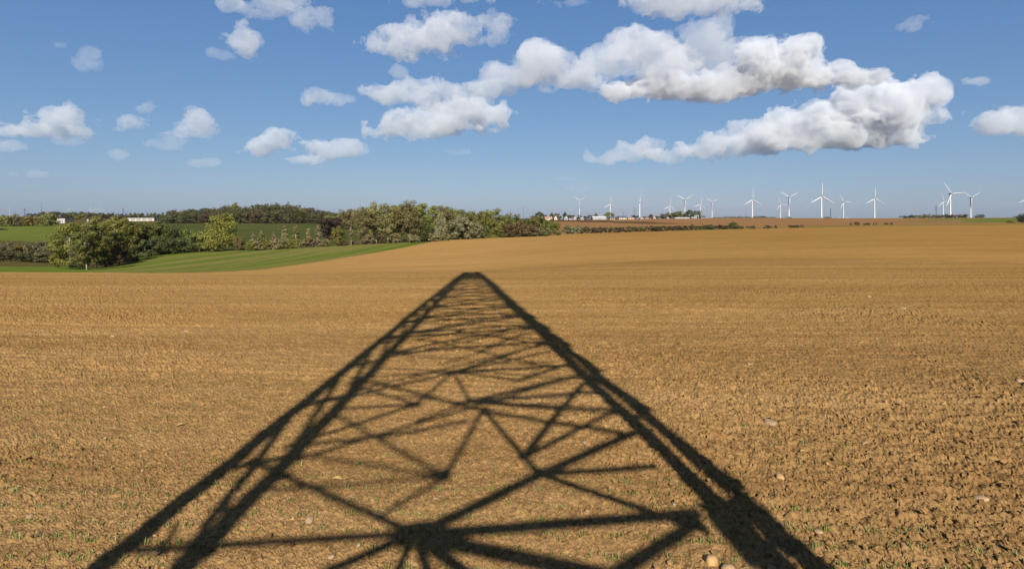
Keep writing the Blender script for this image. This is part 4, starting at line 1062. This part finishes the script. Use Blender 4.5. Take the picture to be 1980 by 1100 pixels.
for i, (hu, hv, rp, an) in enumerate([(18, 404, 6, 0), (136, 406.5, 10, 60), (175, 405, 7.5, 0), (186, 406.5, 7, 50), (192, 404, 7.5, 20), (201, 407, 6, 60)]):
    turbine(hu, hv, rp, an, 0, f"{ORD[i]} tiny turbine over the hill trees, counted from the picture's edge", "tiny distant turbines over the hill")

# ------------------------------------------------------------------ distant masts and pylons
def far_pylon(u, d, base, top, label, arms=True, name="distant_pylon"):
    x, y, z = spot(u, d); k = d / FPX; zt = EYE + (HZ - top) * k; H = zt - z
    root = empty(name, (x, y, z)); tag(root, label, "pylon" if arms else "mast", "masts and pylons on the horizon")
    w = max(H * 0.05, 0.6)
    if arms:
        for sx in (-1, 1):
            for sy in (-1, 1):
                mb = MB(); mb.bar((sx * w, sy * w, 0), (sx * w * .22, sy * w * .22, H), .22, .22); link("leg", mb.mesh("leg", M['steel_dark']), root)
        n = 9
        for i in range(n):
            a, b = i / n, (i + 1) / n; wa, wb = w * (1 - .78 * a), w * (1 - .78 * b); mb = MB()
            mb.bar((-wa, -wa, H * a), (wb, -wb, H * b), .25, .25); mb.bar((wa, -wa, H * a), (-wb, -wb, H * b), .25, .25); link("brace", mb.mesh("brace", M['steel_dark']), root)
        for f, half in ((.68, .13), (.82, .16), (.96, .09)):
            mb = MB(); mb.bar((-H * half, 0, H * f), (H * half, 0, H * f), .35, .5); link("cross_arm", mb.mesh("cross_arm", M['steel_dark']), root)
    else:
        mb = MB(); mb.tube([(0, 0, -1), (0, 0, H * .5), (0, 0, H)], [w * .22, w * .18, w * .12], 6); link("shaft", mb.mesh("shaft", M['steel_dark'], True), root)
        mb = MB()
        for f in (.3, .6, .9): mb.tube([(0, 0, H * f), (0, 0, H * f + H * .02)], [w * .3, w * .3], 8)
        link("platform", mb.mesh("platform", M['steel_dark']), root)
far_pylon(80, 1300, 412, 391, "thin dark mast above the olive hill tree", False, "radio_mast")
far_pylon(48, 1400, 412, 402, "small lattice pylon above the orange hill trees")
far_pylon(238, 1400, 412, 402, "small lattice pylon above the grove")
far_pylon(1012, 1300, 420, 400, "grey mast at the end of the mixed wood", False, "radio_mast")
far_pylon(1205, 1500, 420, 409, "small faint pylon above the tan farmhouse roof")
far_pylon(1227, 1300, 420, 401, "lattice pylon beside the thick-towered turbine")
far_pylon(1441, 1300, 420, 403, "dark mast at the edge of the low scrub", False, "radio_mast")
far_pylon(1606, 1300, 420, 403, "lattice pylon beside the tall central turbine")
far_pylon(1810, 1400, 420, 397, "lattice pylon behind the small wood")

# ------------------------------------------------------------------ the hazy air near the ground
hb = MB(); hb.box((-9300, -9300, -14), (9300, 9300, 190))
hm = bpy.data.materials.new("hazy_air"); hm.use_nodes = True
hn = hm.node_tree
for n in list(hn.nodes):
    if n.type != 'OUTPUT_MATERIAL': hn.nodes.remove(n)
pv = N(hn, "ShaderNodeVolumePrincipled"); pv.inputs["Color"].default_value = (0.80, 0.88, 1.0, 1); pv.inputs["Density"].default_value = 4.5e-5
pv.inputs["Anisotropy"].default_value = 0.65; pv.inputs["Density Attribute"].default_value = ""
hn.links.new(pv.outputs[0], hn.nodes["Material Output"].inputs["Volume"])
tag(link("haze", hb.mesh("haze", hm)), kind="stuff")

# ------------------------------------------------------------------ clouds
def surface_nets(F):
    ins = F > 0
    c = [ins[i:ins.shape[0] - 1 + i, j:ins.shape[1] - 1 + j, k:ins.shape[2] - 1 + k] for i in (0, 1) for j in (0, 1) for k in (0, 1)]
    cnt = sum(x.astype(np.int8) for x in c); act = (cnt > 0) & (cnt < 8)
    ci, cj, ck = np.nonzero(act); n = len(ci)
    vid = -np.ones(act.shape, np.int64); vid[ci, cj, ck] = np.arange(n)
    acc = np.zeros((n, 3)); num = np.zeros(n)
    corners = [(i, j, k) for i in (0, 1) for j in (0, 1) for k in (0, 1)]
    for a in range(8):
        for b in range(a + 1, 8):
            A, B = corners[a], corners[b]
            if sum(abs(p - q) for p, q in zip(A, B)) != 1: continue
            fa = F[ci + A[0], cj + A[1], ck + A[2]]; fb = F[ci + B[0], cj + B[1], ck + B[2]]
            cr = (fa > 0) != (fb > 0)
            t = np.where(cr, fa / np.where(cr, fa - fb, 1), 0)
            p = np.stack([A[q] + t * (B[q] - A[q]) for q in range(3)], 1)
            acc[cr] += p[cr]; num[cr] += 1
    Vv = acc / num[:, None] + np.stack([ci, cj, ck], 1)
    quads = []
    for ax in range(3):
        sl0 = [slice(1, -1)] * 3; sl1 = [slice(1, -1)] * 3
        sl0[ax] = slice(0, -1); sl1[ax] = slice(1, None)
        a = ins[tuple(sl0)]; b = ins[tuple(sl1)]
        e = np.nonzero(a != b); flip = a[e]
        g = [e[q] + (0 if q == ax else 1) for q in range(3)]
        o1, o2 = [(1, 2), (2, 0), (0, 1)][ax]
        def at(d1, d2):
            h = [x.copy() for x in g]; h[o1] = h[o1] - d1; h[o2] = h[o2] - d2; return vid[h[0], h[1], h[2]]
        q = np.stack([at(1, 1), at(0, 1), at(0, 0), at(1, 0)], 1)
        q[~flip] = q[~flip][:, ::-1]
        quads.append(q)
    q = np.concatenate(quads)
    return Vv, q[(q >= 0).all(1)]

CLOUD_W = 0.748
def cloud_material(name, sigma):
    m = bpy.data.materials.new(name); m.use_nodes = True; nt = m.node_tree
    for n in list(nt.nodes):
        if n.type != 'OUTPUT_MATERIAL': nt.nodes.remove(n)
    sc = N(nt, "ShaderNodeVolumeScatter"); sc.inputs["Color"].default_value = (1, 1, 1, 1); sc.inputs["Density"].default_value = sigma * CLOUD_W
    sc.inputs["Anisotropy"].default_value = 0.0
    ab = N(nt, "ShaderNodeVolumeAbsorption"); ab.inputs["Color"].default_value = (0.0, 0.09, 0.22, 1); ab.inputs["Density"].default_value = sigma * (1 - CLOUD_W)
    ad = N(nt, "ShaderNodeAddShader"); nt.links.new(sc.outputs[0], ad.inputs[0]); nt.links.new(ab.outputs[0], ad.inputs[1])
    nt.links.new(ad.outputs[0], nt.nodes["Material Output"].inputs["Volume"])
    return m

CLOUD_ALT = 1150.0
def cloud(blobs, label, mfp=9.0, res=3.0, amp=0.9, seed=0, freq=1.0, base=None):
    """blobs: (column, row, half width, half height) of the cloud's lobes; the cloud drifts at CLOUD_ALT"""
    B = np.array(blobs, float)
    small = B[:, 3].max() < 31
    if small: freq *= 1.5; amp *= 1.15; mfp *= 2.0; res = 3.0
    else: amp *= 1.0; mfp *= 1.55; res = 3.8
    yb = (B[:, 1] + B[:, 3]).max() if base is None else base
    D = CLOUD_ALT * FPX / max(HZ - yb, 40.0); k = D / FPX
    pad = 28
    if not small: B[:, 2:] *= 0.90; blobs = [tuple(q) for q in B]
    x0, x1 = (B[:, 0] - B[:, 2]).min() - pad, (B[:, 0] + B[:, 2]).max() + pad
    y0, y1 = (B[:, 1] - B[:, 3]).min() - pad, (B[:, 1] + B[:, 3]).max() + pad
    dz = B[:, 3].max() * 1.3 + 16
    gx = np.arange(x0, x1, res); gy = np.arange(y0, y1, res); gd = np.arange(-dz, dz, res)
    X, Y, Zd = np.meshgrid(gx, gy, gd, indexing='ij')
    f = np.full(X.shape, -9.0)
    for (cx, cy, rx, ry) in blobs:
        rz = min(1.15 * ry, 0.8 * (rx + ry)); mn = min(rx, ry)
        yy = (Y - cy) / ry; yy = np.where(yy > 0, yy * 1.25, yy)
        q = np.sqrt(((X - cx) / rx) ** 2 + yy ** 2 + (Zd / rz) ** 2)
        f = np.maximum(f, (1 - q) * mn / 14.0 ) if False else np.logaddexp(f * 6, (1 - q) * 6 * (mn / 22.0) ** 0.35) / 6
    n = 0; a = 1.0; fr = freq / 34.0
    for o in range(4):
        v = vnoise3(X * fr + 31 * seed, Y * fr * 1.15 + 7 * o, Zd * fr - 13 * seed, 100 + seed * 7 + o)
        n = n + a * (1 - 2.2 * np.abs(v - 0.5) * 2 * 0.5 - 0.45 if o else (v - 0.5) * 1.6); a *= 0.66; fr *= 2.1
    F = f + amp * 0.80 * n - (0.16 if small else 0.19)
    F[0] = F[-1] = -1; F[:, 0] = F[:, -1] = -1; F[:, :, 0] = F[:, :, -1] = -1
    if not (F > 0).any(): return
    Vv, Qd = surface_nets(F)
    px = gx[0] + Vv[:, 0] * res; py_ = gy[0] + Vv[:, 1] * res; pd = Vv[:, 2] * res + gd[0]
    # rows and columns become metres at the cloud's own distance
    cx0, cy0 = B[:, 0].mean(), B[:, 1].mean()
    P = np.stack([(px - cx0) * k, pd * k, (cy0 - py_) * k], 1)
    me = mesh_np("cloud", P, Qd, True, [cloud_material("cloud_vapour", 1.0 / (mfp * 1.7 * k))])
    o = link("cloud", me, None, ((cx0 - CX) * k, D, EYE + (HZ - cy0) * k))
    tag(o, label, "cloud", "cumulus clouds in the blue sky")

cloud([(1500, 125, 95, 52), (1450, 160, 70, 32), (1570, 150, 60, 34), (1300, 168, 105, 32), (1380, 172, 80, 28), (1200, 180, 60, 20), (1640, 150, 62, 28)], "big bright white cumulus, upper and broadest of the sky", 8, seed=1)
cloud([(1240, 95, 70, 40), (1170, 120, 50, 36), (1290, 125, 60, 34), (1120, 155, 55, 30), (1050, 128, 62, 44), (985, 155, 60, 34), (930, 175, 40, 22)], "long grey-white cloud arm slanting up to the big bright cumulus", 17, seed=2)
cloud([(1350, 85, 60, 42), (1390, 55, 35, 24), (1330, 120, 50, 30), (1400, 110, 45, 40)], "greyish veil cloud on top of the big bright cumulus", 34, seed=3)
cloud([(820, 182, 88, 22), (775, 190, 55, 14), (880, 200, 60, 20), (830, 168, 36, 14)], "grey flat cloud over the bright low cloud in the sky's middle", 13, seed=4)
cloud([(850, 240, 105, 26), (780, 252, 55, 14), (910, 225, 60, 28), (955, 235, 24, 12)], "bright flat-based cloud in the middle of the sky", 9, seed=5)
cloud([(1690, 215, 125, 55), (1770, 195, 60, 45), (1600, 240, 100, 45), (1530, 265, 80, 34), (1640, 265, 130, 34), (1798, 155, 20, 18)], "big bright white cumulus over the wind turbines", 8, seed=6)
cloud([(1430, 280, 70, 24), (1350, 292, 65, 18), (1480, 265, 40, 26), (1432, 243, 17, 13), (1285, 298, 44, 13)], "low white cloud tail joined to the cumulus over the turbines", 10, seed=7)
cloud([(1240, 290, 36, 18), (1195, 306, 44, 13)], "small low cloud ending the tail over the village", 13, seed=8)
cloud([(860, 62, 48, 28), (810, 78, 56, 30), (750, 90, 42, 16)], "ragged white cloud standing alone high in the sky", 13, amp=1.1, seed=9)
cloud([(962, 52, 24, 26), (955, 72, 16, 14)], "faint ragged tuft beside the lone ragged cloud", 26, amp=1.1, seed=10)
cloud([(1340, 5, 115, 26), (1280, 15, 45, 18), (1400, -4, 60, 18)], "grey-white cloud cut by the top edge above the big cumulus", 15, seed=11)
cloud([(840, -2, 80, 14), (900, -4, 40, 12)], "thin cloud along the top edge above the lone ragged cloud", 18, seed=12)
cloud([(545, 8, 48, 16), (510, 24, 28, 10), (450, 6, 34, 16)], "soft cloud at the top edge above the small puff", 20, seed=13)
cloud([(598, 44, 32, 16), (618, 32, 14, 10)], "small soft puff below the top edge cloud", 20, amp=1.1, seed=14)
cloud([(474, 85, 24, 26), (480, 100, 22, 14)], "upright small white puff high over the far wood", 16, amp=1.0, seed=15)
cloud([(428, 105, 24, 9)], "faint little wisp beside the upright puff", 30, amp=0.9, seed=16)
cloud([(618, 192, 26, 15), (645, 188, 22, 9), (668, 192, 14, 6)], "hook-shaped small cloud over the mixed wood", 16, seed=17)
cloud([(535, 272, 36, 20), (498, 288, 26, 14)], "bright small cumulus over the far wood", 9, seed=18)
cloud([(640, 292, 44, 18), (672, 284, 20, 12), (600, 308, 40, 9)], "bright small cumulus over the purple tree, flat based", 10, seed=19)
cloud([(378, 240, 20, 24), (398, 250, 18, 20), (365, 258, 30, 12)], "forked pale cloud over the long white building", 18, amp=1.0, seed=20)
cloud([(322, 285, 28, 10), (345, 270, 20, 10)], "faint trailing wisp under the forked pale cloud", 34, seed=21)
cloud([(252, 236, 32, 14)], "small flat pale cloud between the forked cloud and the broad edge cloud", 18, seed=22)
cloud([(282, 206, 14, 10)], "tiny pale tuft above the small flat pale cloud", 26, seed=23)
cloud([(125, 238, 44, 28), (60, 252, 50, 16), (150, 255, 30, 14), (10, 258, 26, 10)], "broad white cloud near the edge above the hill meadow", 13, seed=24)
cloud([(28, 283, 36, 9)], "flat grey cloud beneath the broad white cloud", 20, seed=25)
cloud([(140, 272, 32, 8)], "thin grey scrap under the broad white cloud", 40, seed=26)
cloud([(230, 298, 22, 9)], "little pale cloud low over the grove", 28, seed=27)
cloud([(410, 315, 38, 8)], "thin flat cloud low over the big yellow tree", 22, seed=28)
cloud([(65, 338, 28, 7)], "low grey cloud streak above the radio mast", 28, seed=29)
cloud([(178, 125, 22, 12), (172, 105, 14, 9)], "faint isolated puff high over the grove", 34, amp=1.0, seed=30)
cloud([(120, 88, 16, 8)], "faint tiny puff beside the isolated puff", 40, seed=31)
cloud([(768, 142, 18, 12)], "small faint puff over the grey flat cloud", 22, seed=32)
cloud([(1940, 238, 56, 22), (1985, 228, 40, 22), (1900, 254, 36, 8)], "white cloud cut by the edge over the last turbine", 11, seed=33)
cloud([(1890, 158, 17, 7)], "tiny bright puff beside the cumulus over the turbines", 16, seed=34)
cloud([(1765, 45, 24, 14)], "faint wisp high in the clear blue corner", 36, amp=1.0, seed=35)
cloud([(870, 295, 28, 6)], "thin pale streak under the bright flat-based cloud", 26, seed=36)
cloud([(1088, 345, 22, 5)], "tiny grey streak over the mixed wood's end", 60, seed=37)
cloud([(1112, 366, 30, 9)], "low faint cloud behind the first turbine", 95, seed=38)
cloud([(1095, 5, 40, 8)], "faint scrap at the top edge over the long cloud arm", 30, seed=39)
